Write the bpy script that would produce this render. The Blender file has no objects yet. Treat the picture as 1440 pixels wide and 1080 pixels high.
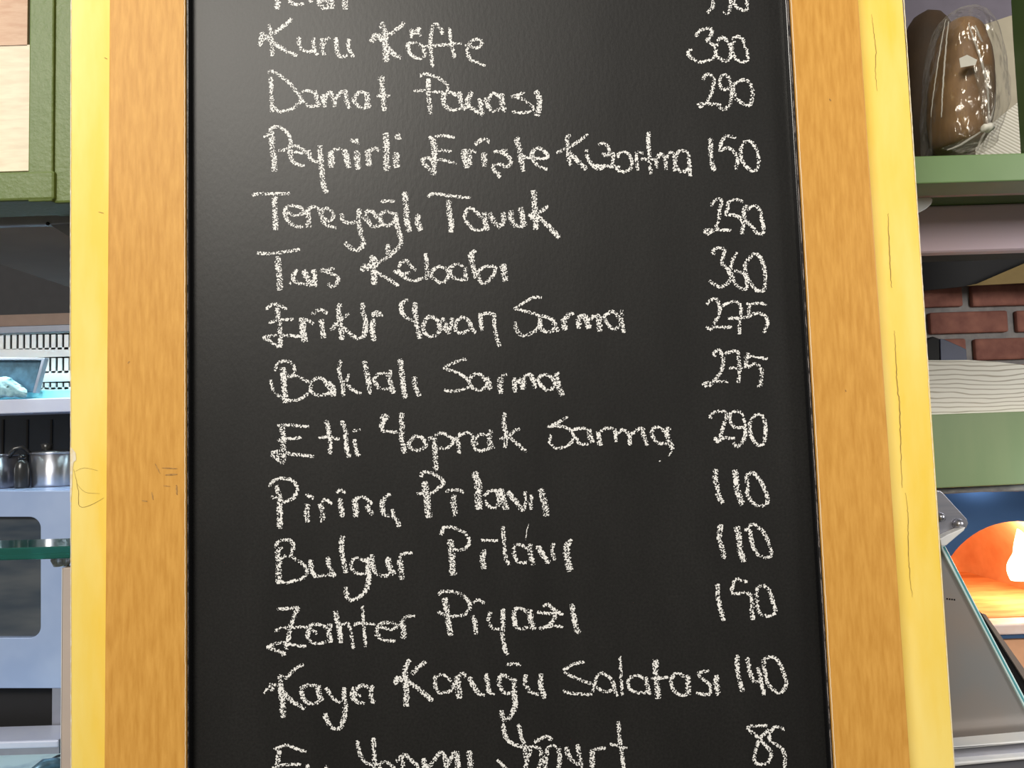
import bpy, bmesh, math, random
from mathutils import Vector, Matrix

random.seed(7)
S = bpy.context.scene
COL = S.collection

# ------------------------------------------------------------------ camera
F = 1082.0                      # focal length in pixels of the 1440x1080 frame
CAM = Vector((0.0, -0.746, 1.50))
up = Vector((200 - 720, 17140, -F)).normalized()       # world up seen from the camera
fw = Vector((0, 0, -1)); fw = (fw - up * fw.dot(up)).normalized()
rt = fw.cross(up)
R = Matrix((rt, fw, up))        # camera space -> world space
cam_d = bpy.data.cameras.new('camera'); cam_d.sensor_width = 36; cam_d.lens = F / 1440 * 36
cam_d.clip_start = 0.02
cam = bpy.data.objects.new('camera', cam_d); COL.objects.link(cam)
cam.matrix_world = Matrix.Translation(CAM) @ R.to_4x4()
S.camera = cam

# ------------------------------------------------------------------ world, lamps, exposure
S.view_settings.view_transform = 'Standard'; S.view_settings.look = 'None'
S.view_settings.exposure = 0.0; S.view_settings.gamma = 1.0
w = bpy.data.worlds.new('world'); S.world = w; w.use_nodes = True
w.node_tree.nodes['Background'].inputs[0].default_value = (1.0, 0.95, 0.88, 1)
w.node_tree.nodes['Background'].inputs[1].default_value = 0.24

def area(name, loc, target, size, energy, color, sy=None):
    d = bpy.data.lights.new(name, 'AREA'); d.energy = energy; d.color = color
    d.shape = 'RECTANGLE'; d.size = size; d.size_y = sy or size
    o = bpy.data.objects.new(name, d); COL.objects.link(o)
    o.location = loc
    o.rotation_euler = (Vector(target) - Vector(loc)).to_track_quat('-Z', 'Y').to_euler()
    return o
def point(name, loc, energy, color, r=0.03):
    d = bpy.data.lights.new(name, 'POINT'); d.energy = energy; d.color = color; d.shadow_soft_size = r
    o = bpy.data.objects.new(name, d); COL.objects.link(o); o.location = loc
    return o
area('ceiling_lamp', (-1.5, -3.2, 3.6), (-0.1, 0, 1.6), 1.7, 140, (1.0, 0.94, 0.84), 1.0)
area('dining_lamp', (-0.1, -1.5, 2.9), (0.3, 0, 1.4), 0.8, 4, (1.0, 0.95, 0.88))
area('kitchen_lamp', (-1.0, -0.35, 2.2), (-0.85, 0.8, 1.3), 0.5, 3.2, (0.80, 0.90, 1.0))
area('shelf_lamp', (-1.0, 0.90, 1.74), (-1.0, 0.97, 1.50), 0.5, 0.8, (0.70, 0.95, 1.0), 0.05).data.spread = math.radians(110)
area('counter_lamp', (1.55, -0.65, 1.95), (1.0, 0.65, 1.5), 0.4, 13, (1.0, 0.97, 0.92))
point('facade_fill', (1.02, 0.62, 1.375), 0.6, (0.75, 0.88, 1.0), 0.03)  # unseen cool fill added to brighten the oven facade

def at(px, py, Y):
    d = R @ Vector(((px - 720) / F, -(py - 540) / F, -1))
    return CAM + d * ((Y - CAM.y) / d.y)
def mmpp(Y):                    # metres per pixel at depth Y
    return (Y - CAM.y) / F

# ------------------------------------------------------------------ materials
def new_mat(name):
    m = bpy.data.materials.new(name); m.use_nodes = True
    nt = m.node_tree
    return m, nt, nt.nodes['Principled BSDF']
def N(nt, t, **kw):
    n = nt.nodes.new(t)
    for k, v in kw.items():
        if k in n.inputs: n.inputs[k].default_value = v
        else: setattr(n, k, v)
    return n
def coords(nt, scale=(1, 1, 1)):
    tc = N(nt, 'ShaderNodeTexCoord'); mp = N(nt, 'ShaderNodeMapping')
    mp.inputs['Scale'].default_value = scale
    nt.links.new(tc.outputs['Object'], mp.inputs['Vector'])
    return mp.outputs['Vector']
def noise(nt, vec, scale, detail=3, rough=0.55):
    n = N(nt, 'ShaderNodeTexNoise'); n.inputs['Scale'].default_value = scale
    n.inputs['Detail'].default_value = detail; n.inputs['Roughness'].default_value = rough
    nt.links.new(vec, n.inputs['Vector'])
    return n.outputs['Fac']
def ramp(nt, fac, stops):
    r = N(nt, 'ShaderNodeValToRGB'); e = r.color_ramp.elements
    while len(e) < len(stops): e.new(0.5)
    for k, (p, c) in enumerate(stops):
        e[k].position = p; e[k].color = (*c, 1) if len(c) == 3 else c
    nt.links.new(fac, r.inputs['Fac'])
    return r.outputs['Color']
def mat(name, c, rough=0.5, metal=0.0, c2=None, scale=30, stretch=(1, 1, 1), bump=0.0, bscale=None,
        bstretch=None, spec=0.5, lo=0.35, hi=0.65, detail=3, dist=0.002):
    m, nt, b = new_mat(name)
    b.inputs['Base Color'].default_value = (*c, 1); b.inputs['Roughness'].default_value = rough
    b.inputs['Metallic'].default_value = metal; b.inputs['Specular IOR Level'].default_value = spec
    v = coords(nt, stretch)
    c2 = c2 or tuple(x * 0.9 for x in c)
    f = noise(nt, v, scale, detail)
    nt.links.new(ramp(nt, f, [(lo, c), (hi, c2)]), b.inputs['Base Color'])
    if bump:
        vb = coords(nt, bstretch or stretch)
        fb = noise(nt, vb, bscale or scale, detail)
        bp = N(nt, 'ShaderNodeBump'); bp.inputs['Strength'].default_value = bump; bp.inputs['Distance'].default_value = dist
        nt.links.new(fb, bp.inputs['Height']); nt.links.new(bp.outputs['Normal'], b.inputs['Normal'])
    return m

M = {}
# blackboard: dark, satin, faint wiped smears
m, nt, b = new_mat('blackboard_paint'); M['board'] = m
v = coords(nt, (1, 1, 0.35)); v2 = coords(nt)
f1 = noise(nt, v, 14, 4, 0.6); f2 = noise(nt, v2, 420, 2)
mx = N(nt, 'ShaderNodeMath', operation='MULTIPLY'); nt.links.new(f1, mx.inputs[0]); nt.links.new(f2, mx.inputs[1])
nt.links.new(ramp(nt, mx.outputs[0], [(0.12, (0.0085, 0.0082, 0.0078)), (0.45, (0.018, 0.0175, 0.0165))]), b.inputs['Base Color'])
b.inputs['Roughness'].default_value = 0.42; b.inputs['Specular IOR Level'].default_value = 0.36
bp = N(nt, 'ShaderNodeBump'); bp.inputs['Strength'].default_value = 0.12; bp.inputs['Distance'].default_value = 0.001
nt.links.new(noise(nt, coords(nt, (1, 1, 0.5)), 260, 3), bp.inputs['Height']); nt.links.new(bp.outputs['Normal'], b.inputs['Normal'])

# chalk: grainy, leaves gaps
m, nt, b = new_mat('white_chalk'); M['chalk'] = m
b.inputs['Base Color'].default_value = (0.9, 0.89, 0.86, 1); b.inputs['Roughness'].default_value = 1.0
b.inputs['Specular IOR Level'].default_value = 0.0
uv = N(nt, 'ShaderNodeUVMap'); sep = N(nt, 'ShaderNodeSeparateXYZ'); nt.links.new(uv.outputs['UV'], sep.inputs[0])
e1 = N(nt, 'ShaderNodeMath', operation='SUBTRACT'); nt.links.new(sep.outputs['Y'], e1.inputs[0]); e1.inputs[1].default_value = 0.5
e2 = N(nt, 'ShaderNodeMath', operation='ABSOLUTE'); nt.links.new(e1.outputs[0], e2.inputs[0])
e3 = N(nt, 'ShaderNodeMath', operation='POWER'); nt.links.new(e2.outputs[0], e3.inputs[0]); e3.inputs[1].default_value = 3.0
e4 = N(nt, 'ShaderNodeMath', operation='MULTIPLY'); nt.links.new(e3.outputs[0], e4.inputs[0]); e4.inputs[1].default_value = 1.3
vc = coords(nt)
g = noise(nt, vc, 680, 1.2, 0.5)
g2 = noise(nt, vc, 60, 2, 0.5)
g3 = N(nt, 'ShaderNodeMath', operation='MULTIPLY_ADD'); nt.links.new(g2, g3.inputs[0]); g3.inputs[1].default_value = 0.25; nt.links.new(g, g3.inputs[2])
s1 = N(nt, 'ShaderNodeMath', operation='SUBTRACT'); nt.links.new(g3.outputs[0], s1.inputs[0]); nt.links.new(e4.outputs[0], s1.inputs[1])
al = ramp(nt, s1.outputs[0], [(0.57, (0, 0, 0)), (0.61, (1, 1, 1))])
nt.links.new(al, b.inputs['Alpha'])

M['wood'] = mat('oak_veneer', (0.72, 0.375, 0.080), 0.5, spec=0.3, c2=(0.58, 0.275, 0.047), scale=42, stretch=(6, 6, 0.8),
                bump=0.15, bscale=70, lo=0.3, hi=0.7, detail=5)
M['yellow'] = mat('yellow_paint', (0.96, 0.76, 0.22), 0.5, spec=0.3, c2=(0.92, 0.65, 0.09), scale=16, stretch=(1.6, 1.6, 0.35),
                  bump=0.12, bscale=60, lo=0.35, hi=0.68, detail=6)
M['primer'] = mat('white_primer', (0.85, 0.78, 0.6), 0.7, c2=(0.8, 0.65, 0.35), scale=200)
M['crack'] = mat('crack_line', (0.42, 0.27, 0.06), 0.8, c2=(0.22, 0.14, 0.03), scale=120)
M['scuff'] = mat('scuff_brown', (0.30, 0.15, 0.04), 0.7, c2=(0.5, 0.27, 0.07), scale=300)
M['greyblack'] = mat('grey_black_line', (0.30, 0.27, 0.26), 0.6, c2=(0.04, 0.038, 0.04), scale=90, lo=0.45, hi=0.6)
M['palewood'] = mat('pale_wood_line', (0.86, 0.66, 0.42), 0.7)
M['black'] = mat('black_lacquer', (0.006, 0.006, 0.007), 0.25)
M['green'] = mat('green_gloss_paint', (0.115, 0.155, 0.040), 0.42, c2=(0.13, 0.17, 0.05), scale=25, spec=0.3, bump=0.22, bscale=170, dist=0.003)
M['greenflat'] = mat('green_board_paint', (0.22, 0.30, 0.145), 0.5, c2=(0.20, 0.285, 0.135), scale=12, stretch=(2, 1, 0.5))
M['greenrail'] = mat('green_rail_paint', (0.125, 0.21, 0.08), 0.45, c2=(0.11, 0.19, 0.07), scale=12)
M['bluewhite'] = mat('cool_steel', (0.58, 0.62, 0.80), 0.4, 0.2, c2=(0.66, 0.70, 0.84), scale=12)
M['greendark'] = mat('dark_green_paint', (0.05, 0.085, 0.028), 0.45)
M['cream'] = mat('cream_card', (0.80, 0.70, 0.52), 0.8, c2=(0.72, 0.60, 0.44), scale=30, stretch=(1, 1, 6))
M['pink'] = mat('pinkish_card', (0.62, 0.42, 0.29), 0.8, c2=(0.55, 0.34, 0.23), scale=40, stretch=(1, 1, 5))
M['steel'] = mat('brushed_steel', (0.42, 0.42, 0.47), 0.32, 0.85, c2=(0.36, 0.37, 0.43), scale=20, stretch=(0.3, 1, 8))
M['steelblue'] = mat('oven_steel', (0.46, 0.58, 0.85), 0.35, 0.3, c2=(0.38, 0.50, 0.78), scale=9)
M['steelwhite'] = mat('bright_steel', (0.80, 0.80, 0.80), 0.4, 0.2, c2=(0.72, 0.74, 0.78), scale=20)
M['hoodsteel'] = mat('hood_steel', (0.66, 0.53, 0.60), 0.55, 0.3, c2=(0.72, 0.54, 0.57), scale=5)
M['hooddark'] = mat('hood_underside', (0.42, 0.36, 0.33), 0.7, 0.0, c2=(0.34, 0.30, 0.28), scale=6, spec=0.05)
M['brown'] = mat('brown_strip', (0.20, 0.13, 0.10), 0.6)
M['greypaint'] = mat('grey_steel_paint', (0.30, 0.31, 0.37), 0.4, 0.3)
M['darktile'] = mat('dark_wall_tile', (0.035, 0.045, 0.06), 0.35)
M['void'] = mat('dark_void', (0.008, 0.008, 0.01), 0.7)
M['cyan'] = mat('cyan_painted_glow', (0.17, 0.56, 0.62), 0.4, c2=(0.24, 0.62, 0.66), scale=20)  # cyan light on the shelf, put into the colour
M['tray'] = mat('dark_tray_metal', (0.07, 0.13, 0.18), 0.35, 0.5, c2=(0.12, 0.24, 0.34), scale=40, bump=0.3)
M['cloth'] = mat('pale_blue_cloth', (0.45, 0.72, 0.80), 0.8, c2=(0.2, 0.42, 0.5), scale=50, bump=0.5)
M['pot'] = mat('pot_steel', (0.62, 0.62, 0.66), 0.3, 0.95)
M['pot'].node_tree.nodes['Principled BSDF'].inputs['Anisotropic'].default_value = 0.9; M['pot'].node_tree.nodes['Principled BSDF'].inputs['Anisotropic Rotation'].default_value = 0.25
M['darksteel'] = mat('dark_bottle', (0.05, 0.05, 0.05), 0.25, 0.5)
M['ovenglass'] = mat('oven_window_glass', (0.035, 0.05, 0.07), 0.12, c2=(0.09, 0.10, 0.11), scale=5, stretch=(1, 1, 4))
M['beige'] = mat('beige_edge', (0.52, 0.43, 0.37), 0.5, c2=(0.46, 0.39, 0.35), scale=10)
M['worktop'] = mat('pale_blue_worktop', (0.50, 0.72, 0.80), 0.35, c2=(0.28, 0.45, 0.58), scale=18, lo=0.5, hi=0.7)
M['purplewall'] = mat('grey_purple_panel', (0.13, 0.115, 0.15), 0.6)
M['bread'] = mat('bread_crust', (0.30, 0.165, 0.07), 0.6, c2=(0.15, 0.08, 0.032), scale=14, bump=0.5, bscale=50)
M['breadshade'] = mat('shaded_bread_crust', (0.06, 0.032, 0.014), 0.7, c2=(0.035, 0.02, 0.01), scale=14, bump=0.4, bscale=50)  # crust with the shade put into its colour
M['shadepaper'] = mat('shaded_paper', (0.36, 0.32, 0.24), 0.8)
M['mortar'] = mat('mortar', (0.36, 0.34, 0.33), 0.9, c2=(0.26, 0.25, 0.25), scale=40, bump=0.6)
M['brick'] = mat('red_brick', (0.36, 0.15, 0.11), 0.85, c2=(0.23, 0.09, 0.07), scale=22, bump=0.6, bscale=90)
M['reflection'] = mat('brown_reflection', (0.30, 0.21, 0.08), 0.8)
M['bluebox'] = mat('blue_box', (0.07, 0.085, 0.16), 0.5)
M['stone'] = mat('grey_stone', (0.22, 0.21, 0.19), 0.7, c2=(0.11, 0.105, 0.10), scale=40, stretch=(1, 1, 3))
M['ovenface'] = mat('blue_oven_enamel', (0.06, 0.13, 0.28), 0.3, 0.6, c2=(0.10, 0.20, 0.40), scale=4)
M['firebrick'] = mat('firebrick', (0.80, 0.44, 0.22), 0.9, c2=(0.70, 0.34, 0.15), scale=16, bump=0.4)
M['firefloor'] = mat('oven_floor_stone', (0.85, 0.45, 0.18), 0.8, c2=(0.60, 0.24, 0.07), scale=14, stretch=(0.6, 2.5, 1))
M['marble'] = mat('pale_marble', (0.85, 0.72, 0.68), 0.4, c2=(0.8, 0.55, 0.45), scale=20)
M['orangepanel'] = mat('orange_oven_panel', (0.80, 0.42, 0.24), 0.5)
M['greyglass'] = mat('grey_glass', (0.27, 0.28, 0.29), 0.22, 0.3, c2=(0.33, 0.28, 0.25), scale=5)
M['glassedge'] = mat('glass_edge', (0.55, 0.80, 0.84), 0.2, c2=(0.75, 0.9, 0.92), scale=20)
M['taupe'] = mat('taupe_strip', (0.20, 0.16, 0.14), 0.5)
M['floor'] = mat('dark_floor_tile', (0.06, 0.055, 0.05), 0.5)
M['plaster'] = mat('dark_plaster', (0.05, 0.05, 0.055), 0.8)
M['wrap'] = mat('white_tag', (0.8, 0.78, 0.72), 0.6)

# green edged glass
m, nt, b = new_mat('green_glass'); M['glass'] = m
b.inputs['Base Color'].default_value = (0.015, 0.16, 0.13, 1); b.inputs['Roughness'].default_value = 0.08
b.inputs['Transmission Weight'].default_value = 0.55; b.inputs['IOR'].default_value = 1.5
m, nt, b = new_mat('clear_pad'); M['pad'] = m
b.inputs['Base Color'].default_value = (0.75, 0.82, 0.85, 1); b.inputs['Roughness'].default_value = 0.15
b.inputs['Transmission Weight'].default_value = 0.7
# clear film with wrinkles
m, nt, b = new_mat('plastic_film'); M['film'] = m
out = nt.nodes['Material Output']
gl = N(nt, 'ShaderNodeBsdfGlossy'); gl.inputs['Roughness'].default_value = 0.15; gl.inputs['Color'].default_value = (1, 0.97, 0.9, 1)
df = N(nt, 'ShaderNodeBsdfTranslucent'); df.inputs['Color'].default_value = (0.9, 0.87, 0.8, 1)
d2 = N(nt, 'ShaderNodeBsdfDiffuse'); d2.inputs['Color'].default_value = (0.75, 0.72, 0.66, 1)
tr = N(nt, 'ShaderNodeBsdfTransparent')
bp = N(nt, 'ShaderNodeBump'); bp.inputs['Strength'].default_value = 1.0; bp.inputs['Distance'].default_value = 0.022
nt.links.new(noise(nt, coords(nt, (1.5, 1.5, 0.9)), 24, 2.5, 0.45), bp.inputs['Height'])
nt.links.new(bp.outputs['Normal'], gl.inputs['Normal'])
mA = N(nt, 'ShaderNodeMixShader'); mA.inputs[0].default_value = 0.3
nt.links.new(gl.outputs[0], mA.inputs[1]); nt.links.new(d2.outputs[0], mA.inputs[2])
lw = N(nt, 'ShaderNodeLayerWeight'); lw.inputs['Blend'].default_value = 0.35
nt.links.new(bp.outputs['Normal'], lw.inputs['Normal'])
mf = ramp(nt, lw.outputs['Facing'], [(0.0, (0.07,) * 3), (0.55, (0.16,) * 3), (1.0, (0.6,) * 3)])
mB = N(nt, 'ShaderNodeMixShader'); nt.links.new(mf, mB.inputs[0])
nt.links.new(tr.outputs[0], mB.inputs[1]); nt.links.new(mA.outputs[0], mB.inputs[2])
nt.links.new(mB.outputs[0], out.inputs['Surface'])
m, nt, b = new_mat('folded_film'); M['foldfilm'] = m
b.inputs['Base Color'].default_value = (0.75, 0.72, 0.66, 1); b.inputs['Roughness'].default_value = 0.25
b.inputs['Alpha'].default_value = 0.5
# flame
m, nt, b = new_mat('flame'); M['flame'] = m
b.inputs['Base Color'].default_value = (0, 0, 0, 1)
b.inputs['Emission Color'].default_value = (1.0, 0.86, 0.55, 1); b.inputs['Emission Strength'].default_value = 6.0
# white wood-grain plank (grain lines run along the plank)
m, nt, b = new_mat('white_wood_grain'); M['grain'] = m
v = coords(nt, (1.0, 1.0, 1.0))
wv = N(nt, 'ShaderNodeTexWave'); wv.wave_type = 'BANDS'; wv.bands_direction = 'Z'
wv.inputs['Scale'].default_value = 30; wv.inputs['Distortion'].default_value = 16.0
wv.inputs['Detail'].default_value = 3.0; wv.inputs['Detail Scale'].default_value = 0.4
mp = N(nt, 'ShaderNodeMapping'); mp.inputs['Scale'].default_value = (0.32, 0.32, 1.3); nt.links.new(v, mp.inputs['Vector'])
nt.links.new(mp.outputs[0], wv.inputs['Vector'])
nt.links.new(ramp(nt, wv.outputs['Fac'], [(0.02, (0.45, 0.40, 0.32)), (0.16, (0.82, 0.78, 0.69)), (0.4, (0.90, 0.87, 0.78))]), b.inputs['Base Color'])
b.inputs['Roughness'].default_value = 0.6
# corrugated paper
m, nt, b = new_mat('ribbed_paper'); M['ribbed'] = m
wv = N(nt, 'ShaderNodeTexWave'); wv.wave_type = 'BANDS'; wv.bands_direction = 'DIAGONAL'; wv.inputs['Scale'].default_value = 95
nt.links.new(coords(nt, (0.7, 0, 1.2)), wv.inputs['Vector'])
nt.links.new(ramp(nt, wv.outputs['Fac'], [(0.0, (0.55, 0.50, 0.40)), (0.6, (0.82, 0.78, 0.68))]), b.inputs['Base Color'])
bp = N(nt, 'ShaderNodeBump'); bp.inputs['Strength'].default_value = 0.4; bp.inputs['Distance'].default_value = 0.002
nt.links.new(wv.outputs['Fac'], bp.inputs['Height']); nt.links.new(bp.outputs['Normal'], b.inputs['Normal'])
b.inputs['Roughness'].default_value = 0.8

# ------------------------------------------------------------------ mesh helpers
def link(name, bm, material, parent=None, smooth=False, bevel=0.0):
    bmesh.ops.recalc_face_normals(bm, faces=bm.faces)
    me = bpy.data.meshes.new(name); bm.to_mesh(me); bm.free()
    o = bpy.data.objects.new(name, me); COL.objects.link(o)
    if material: me.materials.append(M[material] if isinstance(material, str) else material)
    if smooth:
        for p in me.polygons: p.use_smooth = True
    if bevel:
        md = o.modifiers.new('bevel', 'BEVEL'); md.width = bevel; md.segments = 2; md.limit_method = 'ANGLE'
    if parent is not None:
        o.parent = parent; o.matrix_parent_inverse = parent.matrix_world.inverted()
    return o
def tag(o, label, cat, group=None):
    o['label'] = label; o['category'] = cat
    if group: o['group'] = group
    return o
def struct(o):
    o['kind'] = 'structure'; return o
def thing(name, loc, label, cat, group=None):
    o = bpy.data.objects.new(name, None); COL.objects.link(o); o.empty_display_size = 0.05
    o.location = loc; o.matrix_world = Matrix.Translation(loc)
    return tag(o, label, cat, group)
def slab_bm(poly, Y0, Y1, bm=None, zmin=None):
    """polygon given in pixels on the plane y=Y0, extruded straight back to Y1"""
    bm = bm or bmesh.new()
    pts = [at(x, y, Y0) for x, y in poly]
    if zmin is not None:
        for p in pts: p.z = max(p.z, zmin)
    a = [bm.verts.new(p) for p in pts]
    c = [bm.verts.new((p.x, Y1, p.z)) for p in pts]
    bm.faces.new(a); bm.faces.new(c[::-1])
    n = len(a)
    for i in range(n):
        bm.faces.new((a[i], a[(i + 1) % n], c[(i + 1) % n], c[i]))
    return bm
def slab(name, poly, Y0, Y1, material, parent=None, bevel=0.0, zmin=None):
    return link(name, slab_bm(poly, Y0, Y1, zmin=zmin), material, parent, bevel=bevel)
def box_bm(x0, x1, y0, y1, z0, z1, bm=None):
    bm = bm or bmesh.new()
    vs = [bm.verts.new((x, y, z)) for x in (x0, x1) for y in (y0, y1) for z in (z0, z1)]
    for f in ((0, 1, 3, 2), (4, 6, 7, 5), (0, 4, 5, 1), (2, 3, 7, 6), (0, 2, 6, 4), (1, 5, 7, 3)):
        bm.faces.new([vs[i] for i in f])
    return bm
def rect(px0, px1, py0, py1, Y0, Y1, pxm=None):
    """axis-aligned world box whose front face spans the pixels at mid column pxm"""
    pxm = pxm if pxm is not None else (px0 + px1) / 2
    pym = (py0 + py1) / 2
    return (at(px0, pym, Y0).x, at(px1, pym, Y0).x, Y0, Y1, at(pxm, py1, Y0).z, at(pxm, py0, Y0).z)
def box(name, r, material, parent=None, bevel=0.0):
    return link(name, box_bm(*r), material, parent, bevel=bevel)
def lathe_bm(c, prof, seg=40, bm=None):
    bm = bm or bmesh.new()
    rings = []
    for r, z in prof:
        rings.append([bm.verts.new((c[0] + max(r, 1e-5) * math.cos(2 * math.pi * i / seg), c[1] + max(r, 1e-5) * math.sin(2 * math.pi * i / seg), c[2] + z)) for i in range(seg)])
    for a, d in zip(rings, rings[1:]):
        for i in range(seg):
            bm.faces.new((a[i], a[(i + 1) % seg], d[(i + 1) % seg], d[i]))
    return bm
def tube_bm(pts, r, seg=12, bm=None):
    bm = bm or bmesh.new()
    pts = [Vector(p) for p in pts]
    rings = []
    for i, p in enumerate(pts):
        t = (pts[min(i + 1, len(pts) - 1)] - pts[max(i - 1, 0)]).normalized()
        a = t.cross(Vector((0.01, 0.3, 1))).normalized()
        b_ = t.cross(a)
        rr = r[i] if isinstance(r, (list, tuple)) else r
        rings.append([bm.verts.new(p + a * rr * math.cos(2 * math.pi * k / seg) + b_ * rr * math.sin(2 * math.pi * k / seg)) for k in range(seg)])
    for a, d in zip(rings, rings[1:]):
        for k in range(seg):
            bm.faces.new((a[k], a[(k + 1) % seg], d[(k + 1) % seg], d[k]))
    bm.faces.new(rings[0]); bm.faces.new(rings[-1][::-1])
    return bm
def catmull(pts, step):
    if len(pts) < 3:
        p, q = pts[0], pts[-1]; n = max(2, int(math.hypot(q[0] - p[0], q[1] - p[1]) / step))
        return [(p[0] + (q[0] - p[0]) * i / n, p[1] + (q[1] - p[1]) * i / n) for i in range(n + 1)]
    out = []
    P = [pts[0]] + pts + [pts[-1]]
    for i in range(1, len(P) - 2):
        p0, p1, p2, p3 = P[i - 1], P[i], P[i + 1], P[i + 2]
        n = max(2, int(math.hypot(p2[0] - p1[0], p2[1] - p1[1]) / step))
        for k in range(n):
            t = k / n
            out.append(tuple(0.5 * ((2 * p1[j]) + (p2[j] - p0[j]) * t + (2 * p0[j] - 5 * p1[j] + 4 * p2[j] - p3[j]) * t * t
                                    + (3 * p1[j] - p0[j] - 3 * p2[j] + p3[j]) * t ** 3) for j in (0, 1)))
    out.append(pts[-1])
    return out

# ------------------------------------------------------------------ large structure
struct(link('floor', box_bm(-3, 3, -3, 3, -0.05, 0), 'floor'))
struct(link('wall_back', box_bm(-3, 3, 2.0, 2.1, 0, 3.2), 'plaster'))

# yellow painted pillar behind the board
YB = 0.012
pillar = thing('pillar', (0.0, YB, 0.0), 'yellow painted wooden pillar behind the chalkboard, paint cracked and chipped at its edges', 'pillar')
slab('post', [(100, -900), (98.5, 540), (100, 2900), (1470, 2900), (1344, 1080), (1308, 540), (1270, 0), (1209, -900)], YB, YB + 0.10, 'yellow', pillar, bevel=0.0015, zmin=0.0)
def flat_ribbon(bm, pts, w0, Y, taper=True):
    L = []
    n = len(pts)
    for i, (x, y) in enumerate(pts):
        x2, y2 = pts[min(i + 1, n - 1)]; x1, y1 = pts[max(i - 1, 0)]
        dx, dy = x2 - x1, y2 - y1; l = math.hypot(dx, dy) or 1
        ww = w0 / 2 * (1 if not taper else (0.35 + 0.65 * math.sin(math.pi * min(max((i + 0.5) / n, 0), 1))))
        L.append((bm.verts.new(at(x - dy / l * ww, y + dx / l * ww, Y)), bm.verts.new(at(x + dy / l * ww, y - dx / l * ww, Y))))
    for a, c in zip(L, L[1:]):
        bm.faces.new((a[0], a[1], c[1], c[0]))
def jitter(pts, amp, step=4):
    q = catmull(pts, step)
    return [(x + random.uniform(-amp, amp), y) for x, y in q]
for pts, wd in (([(1226, 20), (1229, 45), (1232, 70), (1231, 100), (1234, 128)], 0.9),
                ([(1249, 300), (1252, 380), (1254, 405)], 1.3),
                ([(1258, 465), (1261, 530), (1263, 555), (1265, 562), (1266, 600), (1267, 640), (1269, 686)], 1.4),
                ([(1273, 693), (1276, 712), (1277, 736), (1279, 800), (1283, 840)], 1.0)):
    bm = bmesh.new(); flat_ribbon(bm, jitter(pts, 0.6), wd, YB - 0.0002)
    link('crack', bm, 'crack', pillar)
for pts, wd in (([(104, 660), (110, 690), (112, 712), (128, 710), (146, 700)], 0.7), ([(106, 663), (118, 658), (138, 662)], 0.45),
                ([(108, 680), (120, 692), (140, 694)], 0.45), ([(138, 298), (146, 300)], 1.0), ([(147, 81), (151, 83)], 1.2)):
    bm = bmesh.new(); flat_ribbon(bm, jitter(pts, 0.4), wd, YB - 0.0002)
    link('crack', bm, 'crack', pillar)
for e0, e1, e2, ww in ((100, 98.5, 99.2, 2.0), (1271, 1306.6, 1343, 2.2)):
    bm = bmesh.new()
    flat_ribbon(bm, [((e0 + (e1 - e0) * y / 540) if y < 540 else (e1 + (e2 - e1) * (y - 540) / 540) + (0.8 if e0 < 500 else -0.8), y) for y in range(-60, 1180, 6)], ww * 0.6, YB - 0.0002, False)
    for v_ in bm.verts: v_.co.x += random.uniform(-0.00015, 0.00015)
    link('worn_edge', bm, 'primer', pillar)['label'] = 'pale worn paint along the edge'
bm = bmesh.new()
vs = [bm.verts.new(at(x, y, YB - 0.0003)) for x, y in [(98.6, 628), (102, 631), (106.5, 637), (107, 647), (103.5, 650), (102, 662), (101, 690), (100, 706), (98.6, 706)]]
bm.faces.new(vs); link('chipped_patch', bm, 'primer', pillar)['label'] = 'bare white patch of chipped paint'

# ------------------------------------------------------------------ chalkboard
YF = -0.011
board = thing('chalkboard', at(700, 1500, 0.0), 'tall black chalkboard menu in a light wood frame with white chalk writing', 'chalkboard')
slab('board_panel', [(255, -260), (258, 1500), (1198, 1500), (1098, -260)], 0.0, 0.0115, 'board', board)
T, B_ = -260, 1500
def lx(x0, x1080, y): return x0 + (x1080 - x0) * y / 1080
slab('frame_stile', [(lx(153.5, 146, T), T), (lx(153.5, 146, B_), B_), (lx(260, 261.5, B_), B_), (lx(260, 261.5, T), T)], YF, 0.0115, 'wood', board, bevel=0.0016)
slab('frame_stile', [(lx(1111.5, 1174, T), T), (1142.5, 540), (lx(1111.5, 1174, B_), B_), (lx(1207.5, 1281, B_), B_), (lx(1207.5, 1281, T), T)], YF, 0.0115, 'wood', board, bevel=0.0016)
slab('black_trim', [(lx(260.6, 262.1, T), T), (lx(260.6, 262.1, B_), B_), (lx(265.5, 266.5, B_), B_), (lx(265.5, 266.5, T), T)], YF + 0.003, 0.0, 'black', board, bevel=0.0008)
slab('black_trim', [(lx(1104.5, 1167.5, T), T), (1135.5, 540), (lx(1104.5, 1167.5, B_), B_), (lx(1110.9, 1173.4, B_), B_), (1141.9, 540), (lx(1110.9, 1173.4, T), T)], YF + 0.003, 0.0, 'black', board, bevel=0.0008)
for pts, wd in (([(228, 658), (249, 659)], 1.6), ([(232, 668), (249, 667)], 2.4), ([(218, 652), (225, 666)], 1.4), ([(248, 682), (249, 696)], 2.2),
                ([(200, 704), (207, 705)], 2.0), ([(213, 692), (216, 703)], 1.6), ([(230, 683), (239, 684)], 1.0), ([(180, 511), (182, 508)], 1.6),
                ([(1167, 139), (1169, 142)], 1.8), ([(1189, 548), (1190, 551)], 1.6)):
    bm = bmesh.new(); flat_ribbon(bm, jitter(pts, 0.5, 2), wd, YF - 0.0002)
    link('scuff_mark', bm, 'scuff', board)

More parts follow.
